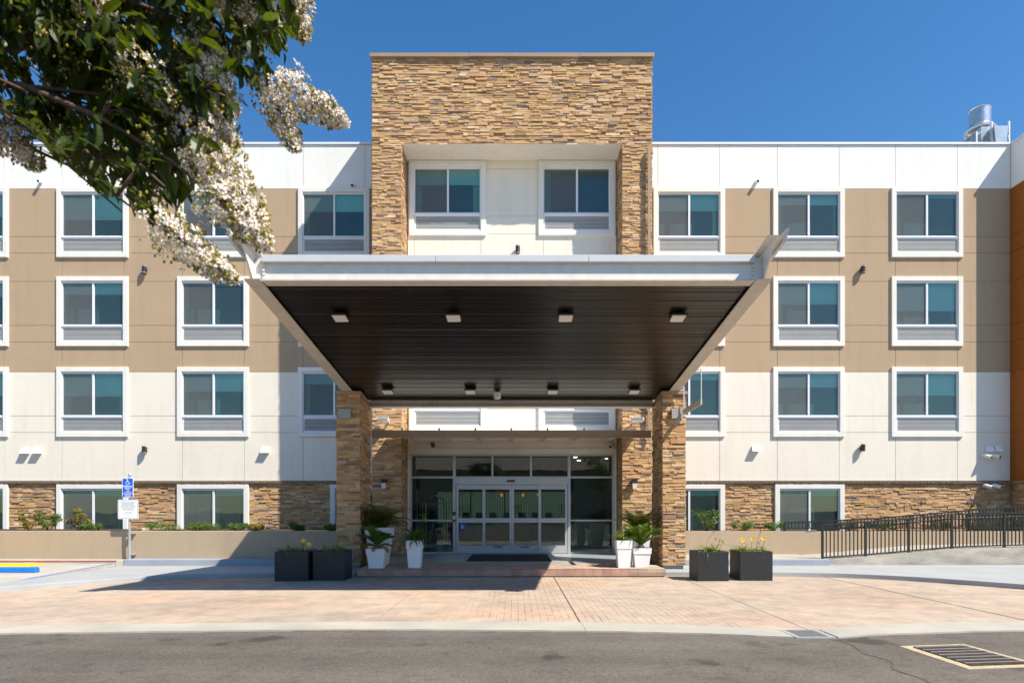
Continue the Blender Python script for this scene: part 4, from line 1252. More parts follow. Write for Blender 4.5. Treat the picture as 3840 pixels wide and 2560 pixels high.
def railing(name, y, pts, top, bot, label, step=0.1, hand=None, side=1):
    """pts: post x; top/bot: lists of heights at the posts"""
    t_ = thing(name, (pts[0], y, bot[0]), label, 'railing')
    def at(xs_, zs_, x):
        for (a, za), (b, zb2) in zip(zip(xs_, zs_), list(zip(xs_, zs_))[1:]):
            if a - 1e-6 <= x <= b + 1e-6: return za + (zb2 - za) * (x - a) / (b - a)
        return zs_[-1]
    for i, x in enumerate(pts):
        build('post', MB().box(x - 0.026, x + 0.026, y - 0.026, y + 0.026, bot[i] - 0.10, top[i] - 0.012), 'rail', t_)
    for i in range(len(pts) - 1):
        a, b = pts[i], pts[i + 1]
        for zz_, nm_, hh in ((top, 'top_rail', 0.02), (bot, 'bottom_rail', 0.016)):
            za, zb2 = zz_[i], zz_[i + 1]
            q = MB().hexa([(a, y - 0.022, za - hh), (b, y - 0.022, zb2 - hh), (b, y + 0.022, zb2 - hh), (a, y + 0.022, za - hh)], [(a, y - 0.022, za + hh), (b, y - 0.022, zb2 + hh), (b, y + 0.022, zb2 + hh), (a, y + 0.022, za + hh)])
            build(nm_, q, 'rail', t_)
        k = int(round((b - a) / step))
        for j in range(1, k):
            x = a + (b - a) * j / k
            z0, z1 = at(pts, bot, x), at(pts, top, x)
            build('picket', MB().box(x - 0.0115, x + 0.0115, y - 0.0115, y + 0.0115, z0 + 0.005, z1 - 0.005), 'rail', t_)
    if hand:
        build('handrail', MB().tube([(x, y + side * 0.09, z) for x, z in hand], 0.019, 8), 'rail', t_)
        hb = MB()
        for x in pts[1:]:
            z = at([h[0] for h in hand], [h[1] for h in hand], x)
            hb.cyl((x, y, z - 0.05), (x, y + side * 0.09, z - 0.015), 0.008, n=6)
        build('handrail_bracket', hb, 'rail', t_)
railing('ramp_railing', -4.30, [7.99, 9.11, 10.23, 11.354, 12.717, 14.1, 15.5], [1.129, 1.208, 1.292, 1.40, 1.44, 1.48, 1.52], [0.285, 0.36, 0.455, 0.555, 0.60, 0.635, 0.66],
        'black steel picket railing along the front of the ramp', hand=[(7.60, 0.955), (7.75, 0.965), (7.99, 0.985), (9.11, 1.08), (10.23, 1.185), (11.354, 1.285), (12.717, 1.325), (15.5, 1.40)])
railing('ramp_railing', -2.50, [7.776, 9.1, 10.466, 11.796, 13.097, 14.413, 15.7], [1.150, 1.205, 1.275, 1.39, 1.50, 1.612, 1.69], [1.0, 1.0, 1.0, 1.0, 1.0, 1.0, 1.0],
        'black steel picket railing on the planter wall behind the ramp', hand=None)

# ------------------------------------------------------------------ accessible parking sign
PS = thing('parking_sign', (-9.98, -4.42, 0.25), 'blue accessible parking sign above a white notice on a steel post', 'sign')
q = MB().cyl((-9.985, -4.36, 0.25), (-9.985, -4.36, 2.42), 0.03, n=14)
q.lathe([(0.034, 0), (0.034, 0.03), (0.022, 0.055), (0.004, 0.065)], (-9.985, -4.36, 2.41), 14)
build('post', q, 'galv', PS)
for z in (0.35, 0.90):
    build('strap', MB().box(-10.03, -9.90, -4.375, -4.20, z, z + 0.03), 'galv', PS)
def rounded(mb, x0, x1, z0, z1, r, ya, yb, n=5):
    pts = []
    for cx_, cz_, a0 in ((x1 - r, z1 - r, 0), (x0 + r, z1 - r, 90), (x0 + r, z0 + r, 180), (x1 - r, z0 + r, 270)):
        for i in range(n + 1):
            a = R(a0 + 90 * i / n)
            pts.append((cx_ + r * math.cos(a), cz_ + r * math.sin(a)))
    k = len(pts)
    mb.add([(x, ya, z) for x, z in pts] + [(x, yb, z) for x, z in pts], [tuple(range(k)), tuple(range(2 * k - 1, k - 1, -1))] + [(i, k + i, k + (i + 1) % k, (i + 1) % k) for i in range(k)])
    return mb
bx0, bx1, bz0, bz1 = -10.145, -9.86, 1.835, 2.34
yS = -4.405
bs = build('blue_sign', rounded(MB(), bx0, bx1, bz0, bz1, 0.03, yS - 0.004, yS + 0.004), 'signwhite', PS)
build('blue_face', rounded(MB(), bx0 + 0.012, bx1 - 0.012, bz0 + 0.108, bz1 - 0.012, 0.022, yS - 0.0055, yS - 0.0045), 'bluesign', bs)
build('blue_strip', rounded(MB(), bx0 + 0.012, bx1 - 0.012, bz0 + 0.012, bz0 + 0.100, 0.014, yS - 0.0055, yS - 0.0045), 'bluesign', bs)
cxs = (bx0 + bx1) / 2
wc = MB(); wheelchair(wc, cxs, yS - 0.0075, 2.245, 0.155); build('access_symbol', wc, 'print_w', bs)
for body, size, z, bold in (('PARKING', 0.058, 2.125, 0.0016), ('ONLY', 0.056, 2.072, 0.0016), ('VAN', 0.040, 2.018, 0.001), ('ACCESSIBLE', 0.036, 1.974, 0.0008), ('MINIMUM', 0.040, 1.913, 0.001), ('FINE $250', 0.036, 1.870, 0.001)):
    text('lettering', body, size, (cxs, yS - 0.0075, z), 'print_w', bs, bold=bold)
wx0, wx1, wz0, wz1 = -10.255, -9.73, 1.285, 1.785
yW = -4.41
wsn = build('white_sign', rounded(MB(), wx0, wx1, wz0, wz1, 0.03, yW - 0.004, yW + 0.004), 'signwhite', PS)
build('border', rounded(MB(), wx0 + 0.014, wx1 - 0.014, wz0 + 0.014, wz1 - 0.014, 0.022, yW - 0.0052, yW - 0.0045), 'ink', wsn)
build('white_face', rounded(MB(), wx0 + 0.022, wx1 - 0.022, wz0 + 0.022, wz1 - 0.022, 0.017, yW - 0.0064, yW - 0.0056), 'signwhite', wsn)
wcx = (wx0 + wx1) / 2
for i, body in enumerate(('UNAUTHORIZED VEHICLES PARKED', 'IN DESIGNATED ACCESSIBLE', 'SPACES NOT DISPLAYING', 'DISTINGUISHING PLACARDS OR', 'SPECIAL LICENSE PLATES ISSUED', 'FOR PERSONS WITH DISABILITIES', 'WILL BE TOWED AWAY', "AT THE OWNER'S EXPENSE", '', 'TOWED VEHICLES', 'MAY BE RECLAIMED AT', '', 'OR BY TELEPHONING')):
    if body: text('lettering', body, 0.029, (wcx, yW - 0.0082, 1.728 - i * 0.0310 * (0.97 if i > 8 else 1)), 'ink', wsn, sx=0.88)

# ------------------------------------------------------------------ drains
def grate(name, c, label, frame_mat, nb, along):
    pass
TG = thing('drain_grate', (3.57, -13.0, 0), 'small steel drain grate set in the concrete gutter', 'drain', 'drain grates')
q = MB().hexa([(3.33, -13.23, -0.02), (3.81, -13.24, -0.02), (3.81, -12.76, -0.02), (3.33, -12.75, -0.02)], [(3.33, -13.23, 0.002), (3.81, -13.24, 0.002), (3.81, -12.76, 0.002), (3.33, -12.75, 0.002)])
build('rim', q, 'grey', TG)
build('pit', MB().box(3.40, 3.74, -13.19, -12.80, -0.01, 0.0035), 'dark', TG)
for i in range(14):
    x = 3.405 + i * 0.0245
    build('grate_bar', MB().box(x, x + 0.011, -13.195, -12.795, 0.002, 0.0075), 'galv', TG)
BG = thing('drain_grate', (4.75, -14.1, 0), 'large rusty drain grate in a cream painted frame on the asphalt', 'drain', 'drain grates')
M['creampaint'] = pmat('cream paint', (0.46, 0.37, 0.24), 0.75, 0.25, 9)
M['rust'] = pmat('rusty iron', (0.16, 0.12, 0.085), 0.6, 0.4, 14, metal=0.4)
A, B, C_, D_ = (4.30, -13.64), (5.06, -13.55), (5.30, -14.36), (4.33, -14.67)
A, B, C_, D_ = (4.29, -13.66), (5.09, -13.55), (5.17, -14.58), (4.33, -14.68)
q = MB().hexa([(x, y, -0.02) for x, y in (D_, C_, B, A)], [(x, y, -0.0095) for x, y in (D_, C_, B, A)])
build('painted_frame', q, 'creampaint', BG)
def lerp2(u, v): 
    x = (A[0] * (1 - u) + B[0] * u) * (1 - v) + (D_[0] * (1 - u) + C_[0] * u) * v
    y = (A[1] * (1 - u) + B[1] * u) * (1 - v) + (D_[1] * (1 - u) + C_[1] * u) * v
    return x, y
u0, u1, v0, v1 = 0.13, 0.88, 0.09, 0.91
q = MB(); pts = [lerp2(u0, v1), lerp2(u1, v1), lerp2(u1, v0), lerp2(u0, v0)]
q.hexa([(x, y, -0.018) for x, y in pts], [(x, y, -0.007) for x, y in pts]); build('pit', q, 'dark', BG)
nb = 32
for i in range(nb):
    u = u0 + (u1 - u0) * (i + 0.25) / nb; ub = u + (u1 - u0) * 0.42 / nb
    pts = [lerp2(u, v1), lerp2(ub, v1), lerp2(ub, v0), lerp2(u, v0)]
    q = MB().hexa([(x, y, -0.007) for x, y in pts], [(x, y, 0.004) for x, y in pts]); build('grate_bar', q, 'rust', BG)
for j in range(7):
    v = v0 + (v1 - v0) * (j + 0.3) / 7
    pts = [lerp2(u0, v + 0.014), lerp2(u1, v + 0.014), lerp2(u1, v), lerp2(u0, v)]
    q = MB().hexa([(x, y, 0.0) for x, y in pts], [(x, y, 0.0065) for x, y in pts]); build('cross_bar', q, 'galv', BG)

# ------------------------------------------------------------------ plants
def arc_pts(base, az, elev, L, droop, n=8):
    """points of a stalk leaving base and bending down"""
    p = Vector(base); e = elev; pts = [p.copy()]
    for i in range(n):
        e -= droop / n * (0.4 + 1.2 * i / n)
        p = p + Vector((math.cos(az) * math.cos(e), math.sin(az) * math.cos(e), math.sin(e))) * (L / n)
        pts.append(p.copy())
    return pts

def frond(parent, base, az, elev, L, droop, leaf, mat, rnd, dens=26, width=0.010, fold=0.5, start=0.12):
    pts = arc_pts(base, az, elev, L, droop, 10)
    mb = MB()
    mb.tube(pts, [0.008 * (1 - 0.8 * i / 10) + 0.001 for i in range(11)], 4)
    for k in range(dens):
        t_ = start + (1 - start) * k / (dens - 1)
        i = min(9, int(t_ * 10)); f = t_ * 10 - i
        q = pts[i].lerp(pts[i + 1], f)
        d = (pts[i + 1] - pts[i]).normalized()
        sd = d.cross(Vector((0, 0, 1)))
        if sd.length < 1e-3: sd = Vector((math.sin(az), -math.cos(az), 0))
        sd.normalize(); up = sd.cross(d)
        ll = leaf * (0.45 + 0.75 * math.sin(math.pi * min(1, 0.12 + 0.85 * t_))) * rnd.uniform(0.85, 1.1)
        for s in (-1, 1):
            dirv = (sd * s * 0.8 + d * rnd.uniform(0.45, 0.7) + up * fold * rnd.uniform(0.6, 1.1)).normalized()
            a = q - d * width; b = q + d * width
            m1 = q + dirv * ll * 0.55 + d * width * 0.8; m0 = q + dirv * ll * 0.55 - d * width * 0.8
            tip = q + dirv * ll + Vector((0, 0, -ll * rnd.uniform(0.05, 0.3)))
            mb.add([a, b, m1, m0, tip], [(0, 1, 2, 3), (3, 2, 4)])
    return build('frond', mb, mat, parent)

def strap(parent, base, az, elev, L, droop, w, mat, rnd, name='leaf'):
    n = 7
    pts = arc_pts(base, az, elev, L, droop, n)
    mb = MB()
    vs = []
    for i, q in enumerate(pts):
        d = (pts[min(i + 1, n)] - pts[max(i - 1, 0)]).normalized()
        sd = Vector((math.sin(az), -math.cos(az), 0))
        up = sd.cross(d).normalized()
        t_ = i / n
        ww = w * (0.65 + 0.5 * math.sin(math.pi * t_)) * (1 - t_ ** 4) * 0.5 + 0.0006
        vs += [q - sd * ww + up * ww * 0.45, q, q + sd * ww + up * ww * 0.45]
    fs = []
    for i in range(n):
        for j in (0, 1):
            fs.append((i * 3 + j, i * 3 + j + 1, i * 3 + 4 + j, i * 3 + 3 + j))
    mb.add(vs, fs)
    return build(name, mb, mat, parent)

def pot(x, y, z, w, h, label, taper=0.74, rim=0.30, group='white square pots by the entrance', d=None):
    t_ = thing('white_pot', (x, y, z), label, 'pot', group)
    w2 = w / 2; b2 = w2 * taper
    def ring(hw, zz): return [(x - hw, y - hw, zz), (x + hw, y - hw, zz), (x + hw, y + hw, zz), (x - hw, y + hw, zz)]
    zr = z + h * (1 - rim)
    bw = b2 + (w2 * 0.90 - b2) * 1.0
    q = MB(); rs_ = [ring(b2, z), ring(bw, zr)]
    for r_ in rs_: q.v += r_
    q.f = [(0, 3, 2, 1)] + [(i, (i + 1) % 4, 4 + (i + 1) % 4, 4 + i) for i in range(4)]
    build('body', q, 'pot', t_)
    q = MB(); rs_ = [ring(bw - 0.004, zr - 0.001), ring(w2 * 0.965, zr), ring(w2, z + h), ring(w2 - 0.018, z + h), ring(w2 - 0.022, z + h - 0.05)]
    for r_ in rs_: q.v += r_
    for k_ in range(4): q.f += [(k_ * 4 + i, k_ * 4 + (i + 1) % 4, k_ * 4 + 4 + (i + 1) % 4, k_ * 4 + 4 + i) for i in range(4)]
    build('rim', q, 'pot', t_)
    build('soil', MB().quad(*ring(w2 - 0.02, z + h - 0.045)), 'soil', t_)
    return z + h - 0.045

FZ = 0.19
r1 = random.Random(31)
# left group
zt = pot(-3.17, -6.20, FZ, 0.43, 0.445, 'short white square pot holding a sago palm by the left pillar')
t_ = thing('sago_palm', (-3.17, -6.20, zt), 'shaded sago palm with dry lower fronds in short white pot', 'palm', 'sago palms')
build('trunk', MB().lathe([(0.07, 0), (0.09, 0.06), (0.05, 0.12)], (-3.17, -6.20, zt), 10), 'bark', t_)
for i in range(18):
    frond(t_, (-3.17, -6.20, zt + 0.09), i * 2.4 + r1.uniform(-.2, .2), R(r1.uniform(48, 80)), r1.uniform(0.42, 0.58), R(r1.uniform(30, 70)), 0.17, 'frond', r1, 40, 0.008)
for i in range(6):
    frond(t_, (-3.17, -6.20, zt + 0.06), [0.1, 0.5, 2.7, 3.1, 4.7, 5.6][i], R(r1.uniform(15, 35)), 0.40, R(80), 0.11, 'dry', r1, 30, 0.008)
zt = pot(-3.31, -5.26, FZ, 0.60, 0.90, 'tall white square pot holding the wide palm behind the sago', taper=0.62, rim=0.22)
t_ = thing('pot_palm', (-3.31, -5.26, zt), 'wide olive green palm spilling from the tall white pot at left', 'palm', 'fan-like palms in tall pots')
for i in range(44):
    frond(t_, (-3.31 + r1.uniform(-.15, .15), -5.26 + r1.uniform(-.15, .15), zt), i * 2.4 + r1.uniform(-.3, .3), R(r1.uniform(30, 80)), r1.uniform(0.55, 0.95), R(r1.uniform(50, 105)), 0.20, r1.choice(('frond_d', 'frond_d', 'frond', 'dry')), r1, 30, 0.007, 0.25)
zt = pot(-2.31, -6.14, FZ, 0.36, 0.63, 'medium white tapered pot holding strap leaves left of the doors')
t_ = thing('strap_plant', (-2.31, -6.14, zt), 'dark strap leaved plant with tall seed stalk in white pot', 'plant')
for i in range(80):
    strap(t_, (-2.31 + r1.uniform(-.06, .06), -6.14 + r1.uniform(-.06, .06), zt), r1.uniform(0, 6.28), R(r1.uniform(25, 82)), r1.uniform(0.36, 0.62), R(r1.uniform(70, 165)), 0.042, 'strap', r1)
sk = MB(); pts = arc_pts((-2.31, -6.14, zt), 0.15, R(80), 0.62, R(22)); sk.tube(pts, 0.005, 5); build('flower_stalk', sk, 'stem', t_)
hd_ = MB()
for i in range(46):
    d = Vector((r1.uniform(-1, 1), r1.uniform(-1, 1), r1.uniform(-1.6, 0.7))).normalized() * r1.uniform(0.03, 0.13)
    e_ = pts[-1] + d
    hd_.tube([pts[-1], e_], 0.0012, 3); hd_.lathe([(0.003, 0.012), (0.008, 0.0), (0.003, -0.014)], e_, 5)
build('seed_head', hd_, 'lily', t_)
# right group
zt = pot(2.50, -6.13, FZ, 0.36, 0.63, 'medium white tapered pot holding grassy leaves right of the doors')
t_ = thing('grassy_plant', (2.50, -6.13, zt), 'bright grassy plant in the medium white pot at right', 'plant')
for i in range(80):
    strap(t_, (2.50 + r1.uniform(-.08, .08), -6.13 + r1.uniform(-.08, .08), zt), r1.uniform(0, 6.28), R(r1.uniform(45, 85)), r1.uniform(0.20, 0.40), R(r1.uniform(50, 130)), 0.026, 'lily', r1)
zt = pot(2.945, -5.94, FZ, 0.42, 0.445, 'short white square pot holding a sago palm by the right pillar')
t_ = thing('sago_palm', (2.945, -5.94, zt), 'sunlit bright green sago palm in short white pot', 'palm', 'sago palms')
build('trunk', MB().lathe([(0.07, 0), (0.09, 0.06), (0.05, 0.12)], (2.945, -5.94, zt), 10), 'bark', t_)
for i in range(24):
    frond(t_, (2.945, -5.94, zt + 0.09), i * 2.4 + r1.uniform(-.2, .2), R(r1.uniform(38, 76)), r1.uniform(0.48, 0.66), R(r1.uniform(15, 50)), 0.17, 'frond', r1, 42, 0.009)
zt = pot(3.02, -5.22, FZ, 0.56, 0.86, 'tall white square pot in the shade behind the sunlit sago', taper=0.62, rim=0.22)
t_ = thing('pot_palm', (3.02, -5.22, zt), 'dark palm with stiff fronds rising from the tall pot at right', 'palm', 'fan-like palms in tall pots')
for i in range(32):
    frond(t_, (3.02 + r1.uniform(-.08, .08), -5.22 + r1.uniform(-.08, .08), zt), i * 2.4 + r1.uniform(-.3, .3), R(r1.uniform(40, 82)), r1.uniform(0.48, 0.72), R(r1.uniform(25, 80)), 0.18, 'frond_d', r1, 30, 0.007, 0.3)

# black box planters with daylilies
def boxplanter(x0, x1, yf, label, plabel, flowers, nleaf, seed, rotz=0.0):
    rn = random.Random(seed)
    y1 = yf + 0.66; h = 0.63
    t_ = thing('box_planter', ((x0 + x1) / 2, yf + 0.33, 0), label, 'planter', 'black box planters')
    w = 0.03
    q = MB()
    o = [(x0, yf), (x1, yf), (x1, y1), (x0, y1)]; i_ = [(x0 + w, yf + w), (x1 - w, yf + w), (x1 - w, y1 - w), (x0 + w, y1 - w)]
    q.v = [(a, b, 0.0) for a, b in o] + [(a, b, h) for a, b in o] + [(a, b, h) for a, b in i_] + [(a, b, h - 0.2) for a, b in i_]
    q.f = [(3, 2, 1, 0)]
    for k_ in range(3): q.f += [(k_ * 4 + i, k_ * 4 + (i + 1) % 4, k_ * 4 + 4 + (i + 1) % 4, k_ * 4 + 4 + i) for i in range(4)]
    build('box', q, 'planter', t_, bevel=0.006)
    build('soil', MB().quad(*[(a, b, h - 0.10) for a, b in i_]), 'soil', t_)
    g = thing('daylily', ((x0 + x1) / 2, yf + 0.33, h - 0.1), plabel, 'daylily', 'daylilies in the box planters')
    cs = [((x0 + x1) / 2 + rn.uniform(-.2, .2), yf + rn.uniform(0.14, 0.5)) for _ in range(5)]
    for i in range(nleaf):
        c = rn.choice(cs)
        strap(g, (c[0] + rn.uniform(-.03, .03), c[1] + rn.uniform(-.03, .03), h - 0.10), rn.uniform(0, 6.28), R(rn.uniform(45, 85)), rn.uniform(0.24, 0.54), R(rn.uniform(80, 195)), 0.024, 'lily' if rn.random() < 0.8 else 'strap', rn)
    for fx, fy, fz, open_, bx in flowers:
        b = Vector((bx, yf + 0.3, h - 0.1)); e = Vector((fx, yf + fy, fz))
        m_ = b.lerp(e, 0.6) + Vector(((bx - fx) * 0.3, 0, 0.03))
        sk = MB(); sk.tube([b, b.lerp(m_, 0.5) + Vector((0, 0, 0.02)), m_, e], 0.0038, 5)
        build('flower_stalk', sk, 'stem', g)
        fl = MB()
        if open_:
            ax = Vector((rn.uniform(-0.7, 0.7), -0.8, 0.25)).normalized()
            u = ax.orthogonal().normalized(); v_ = ax.cross(u)
            for k_ in range(6):
                th = k_ * math.pi / 3 + rn.uniform(-.1, .1)
                rd = u * math.cos(th) + v_ * math.sin(th); tn = ax.cross(rd)
                L_ = 0.062
                fl.add([e - ax * 0.03, e + rd * 0.022 + tn * 0.013, e + rd * 0.022 - tn * 0.013, e + rd * 0.05 + tn * 0.011 + ax * 0.018, e + rd * 0.05 - tn * 0.011 + ax * 0.018, e + rd * L_ + ax * 0.004],
                       [(0, 1, 2), (1, 3, 4, 2), (3, 5, 4)])
            build('flower', fl, 'flower', g)
        else:
            for k_ in range(3):
                d = Vector((rn.uniform(-.6, .6), rn.uniform(-.3, .3), 1)).normalized()
                fl.tube([e, e + d * 0.03, e + d * 0.065], [0.003, 0.0065, 0.001], 5)
            build('flower_bud', fl, 'lily', g)
zf = 0.92
boxplanter(3.884, 4.546, -7.284, 'black square planter box beside the right pillar', 'daylily with bare stalks and buds in the box by the right pillar',
           [(4.32, 0.3, 1.02, 0, 4.12), (4.36, 0.3, 0.86, 0, 4.24), (4.42, 0.2, 0.83, 0, 4.36), (4.52, 0.3, 0.80, 0, 4.44)], 64, 61)
boxplanter(4.817, 5.516, -7.20, 'black square planter box, rightmost of the four', 'daylily with three open yellow flowers in the rightmost box',
           [(4.97, 0.3, 0.86, 1, 5.10), (5.20, 0.3, 0.885, 1, 5.16), (5.43, 0.3, 0.90, 1, 5.26), (5.36, 0.3, 1.0, 0, 5.27), (5.42, 0.25, 0.78, 0, 5.38)], 64, 62)
boxplanter(-5.12, -4.407, -7.284, 'black square planter box, leftmost of the four in canopy shade', 'daylily with two yellow flowers in the leftmost shaded box',
           [(-4.60, 0.3, 0.84, 1, -4.64), (-4.48, 0.3, 0.76, 1, -4.52), (-4.33, 0.3, 0.80, 0, -4.45)], 72, 63)
boxplanter(-4.342, -3.665, -7.17, 'black square planter box against the left pillar in canopy shade', 'daylily with drooping buds in the shaded box by the left pillar',
           [(-4.25, 0.3, 0.80, 0, -4.1), (-4.02, 0.3, 0.76, 0, -3.98), (-3.88, 0.35, 0.86, 0, -3.92)], 76, 64)

def leafcloud(mb, c, rad, n, size, rnd, squash=0.8, up=0.3):
    for _ in range(n):
        d = Vector((rnd.gauss(0, 1), rnd.gauss(0, 1), rnd.gauss(0, 1)))
        if d.length < 1e-4: continue
        d.normalize()
        rr_ = rad * rnd.random() ** 0.45
        q = Vector(c) + Vector((d.x * rr_, d.y * rr_, d.z * rr_ * squash))
        nrm = (d + Vector((rnd.uniform(-.7, .7), rnd.uniform(-.7, .7), up + rnd.uniform(-.5, .7)))).normalized()
        a = nrm.orthogonal().normalized(); b = nrm.cross(a)
        th = rnd.uniform(0, 6.28); u = a * math.cos(th) + b * math.sin(th); w = nrm.cross(u)
        s = size * rnd.uniform(0.6, 1.25)
        mb.add([q - u * s * 0.5, q + w * s * 0.24 + nrm * s * 0.05, q + u * s * 0.55, q - w * s * 0.24 + nrm * s * 0.05], [(0, 1, 2, 3)])

def shrub(x, y, z, w, h, label, kind, seed, mat='shrub'):
    rn = random.Random(seed)
    t_ = thing('shrub', (x, y, z), label, 'shrub', 'shrubs in the planting beds')
    st = MB(); fo = MB()
    if kind == 'low':
        for i in range(12):
            a = rn.uniform(0, 6.28); e = Vector((x + math.cos(a) * w * 0.42, y + math.sin(a) * w * 0.35, z + h * rn.uniform(0.45, 0.8)))
            st.tube([(x, y, z), Vector((x, y, z)).lerp(e, 0.5) + Vector((0, 0, 0.03)), e], [0.006, 0.004, 0.002], 4)
            leafcloud(fo, e + Vector((0, 0, 0.05)), min(w * 0.22, 0.15), 80, 0.05, rn, 0.75)
        leafcloud(fo, (x, y, z + h * 0.5), w * 0.38, 150, 0.05, rn, 0.5)
    else:
        for i in range(9):
            a = rn.uniform(0, 6.28); k_ = rn.uniform(0.35, 1)
            e = Vector((x + math.cos(a) * w * 0.45 * (1.2 - k_ * 0.5), y + math.sin(a) * w * 0.4, z + h * k_))
            st.tube([(x, y, z), Vector((x, y, z)).lerp(e, 0.5) + Vector((0, 0, 0.05)), e], [0.008, 0.006, 0.002], 5)
            leafcloud(fo, e, w * 0.20, 46, 0.075, rn, 0.8)
            leafcloud(fo, Vector((x, y, z)).lerp(e, 0.6), w * 0.15, 18, 0.065, rn, 0.9)
    build('stem', st, 'twig', t_)
    tag(build('foliage', fo, mat, t_), kind='stuff')
shrub(-13.25, -3.5, 0.9, 0.55, 0.58, 'upright yellow-green shrub at the left end of the planter wall', 'up', 71, 'shrub_y')
shrub(-12.70, -3.5, 0.9, 0.55, 0.55, 'upright green shrub just left of the first street window', 'up', 72)
shrub(-11.90, -3.5, 0.9, 0.55, 0.62, 'tall yellow-tipped shrub before the street window left of the sign', 'up', 73, 'shrub_y')
shrub(-11.50, -3.6, 0.9, 0.50, 0.20, 'low bright shrub left of the parking sign post', 'low', 74)
shrub(-9.55, -3.6, 0.9, 0.72, 0.21, 'low spreading shrub right of the beige drain pipe', 'low', 75)
shrub(-8.75, -3.5, 0.9, 0.50, 0.19, 'low shrub below the left jamb of the second street window', 'low', 76)
shrub(-8.35, -3.6, 0.9, 0.62, 0.21, 'low shrub centred below the second street window', 'low', 77)
shrub(-7.52, -3.6, 0.9, 0.52, 0.21, 'low shrub below the right jamb of the second street window', 'low', 78)
shrub(-7.02, -3.6, 0.9, 0.36, 0.19, 'small reddish low shrub right of the second street window', 'low', 79, 'shrub_y')
shrub(-5.95, -3.6, 0.9, 0.42, 0.28, 'bright leafy shrub lit in a sun patch beside canopy shade', 'up', 80)
shrub(-4.95, -3.6, 0.9, 0.40, 0.24, 'dark shaded shrub close against the left pillar', 'up', 81)
shrub(4.75, -2.1, 0.85, 0.50, 0.62, 'upright shrub peeking from behind the right pillar', 'up', 82)
shrub(5.62, -2.1, 0.85, 0.75, 0.66, 'open branched olive shrub before the street window right of the pillar', 'up', 83)
shrub(6.72, -2.1, 0.85, 0.62, 0.28, 'low rounded shrub right of the first right street window', 'low', 84)
shrub(7.60, -2.1, 0.85, 0.55, 0.28, 'low rounded shrub at the end of the rear railing', 'low', 85)
shrub(9.85, -2.0, 0.85, 0.50, 0.32, 'low shrub behind railing below the rightmost street window', 'low', 86)
shrub(10.85, -2.0, 0.85, 0.70, 0.30, 'wide low shrub behind the second section of railing', 'low', 87)
shrub(12.6, -2.0, 0.85, 0.6, 0.36, 'yellowish shrub behind railing before the sunlit stone', 'up', 88, 'shrub_y')
shrub(13.6, -2.0, 0.85, 0.6, 0.34, 'yellowish shrub behind railing at the edge of corner shade', 'up', 89, 'shrub_y')
shrub(14.75, -2.0, 0.85, 0.55, 0.45, 'green shrub behind railing within the corner shade', 'up', 90)
# drain pipe and pebbles in the left bed
dp = MB().tube([(-9.98, -3.85, 0.985), (-9.6, -3.55, 1.0), (-9.2, -3.3, 1.01)], 0.055, 12)
dpo = thing('drain_pipe', (-9.6, -3.6, 0.9), 'beige plastic drain pipe lying in the planting bed', 'pipe')
build('tube', dp, 'pipe', dpo)
build('bore', MB().cyl((-9.985, -3.855, 0.984), (-9.99, -3.858, 0.984), 0.046, n=14), 'dark', dpo)
rn = random.Random(12)
for i in range(14):
    x = -10.9 + i * 0.135 + rn.uniform(-.03, .03)
    if -9.95 < x < -9.75: continue
    q = MB().lathe([(0.02, -0.02), (0.05, 0.0), (0.055, 0.02), (0.035, 0.045), (0.01, 0.05)], (0, 0, 0), 8)
    sx, sy = rn.uniform(0.9, 1.5), rn.uniform(0.8, 1.1)
    q.v = [(x + a * sx, -3.92 + b * sy, 0.915 + c * rn.uniform(0.8, 1.0)) for a, b, c in q.v]
    tag(build('pebble', q, 'pebble', smooth=True), 'pale rounded stone edging the bed beside the drain pipe', 'stone', 'pale stones along the planter wall')

# ------------------------------------------------------------------ things inside the lobby
lcart = thing('luggage_cart', (-2.5, -0.4, 0.19), 'brass birdcage luggage cart behind the left sidelight', 'luggage cart')
q = MB()
for dx in (-0.42, 0.28):
    q.tube([(-2.5 + dx, -0.75, 0.40), (-2.5 + dx, -0.75, 1.75), (-2.5 + dx * 0.9, -0.65, 1.82), (-2.57, -0.4, 2.0), (-2.5 + dx * 0.9, -0.15, 1.82), (-2.5 + dx, -0.05, 1.75), (-2.5 + dx, -0.05, 0.40)], 0.014, 6)
q.tube([(-2.92, -0.75, 1.72), (-2.22, -0.75, 1.72)], 0.012, 6); q.tube([(-2.92, -0.05, 1.72), (-2.22, -0.05, 1.72)], 0.012, 6)
build('hoop', q, 'brass', lcart)
build('platform', MB().box(-2.98, -2.16, -0.82, 0.02, 0.34, 0.42), 'desk', lcart)
for dx, dy in ((-0.4, -0.3), (0.26, -0.3), (-0.4, 0.3), (0.26, 0.3)):
    build('wheel', MB().cyl((-2.5 + dx, -0.4 + dy - 0.02, 0.265), (-2.5 + dx, -0.4 + dy + 0.02, 0.265), 0.075, n=14), 'black', lcart)
rd = thing('reception_desk', (3.2, 1.5, 0.19), 'pale reception desk behind the right sidelight', 'desk')
build('front', MB().box(2.1, 4.6, 1.2, 1.9, 0.19, 1.2), 'desk', rd); build('counter', MB().box(2.05, 4.65, 1.1, 2.0, 1.2, 1.25), 'wood', rd)
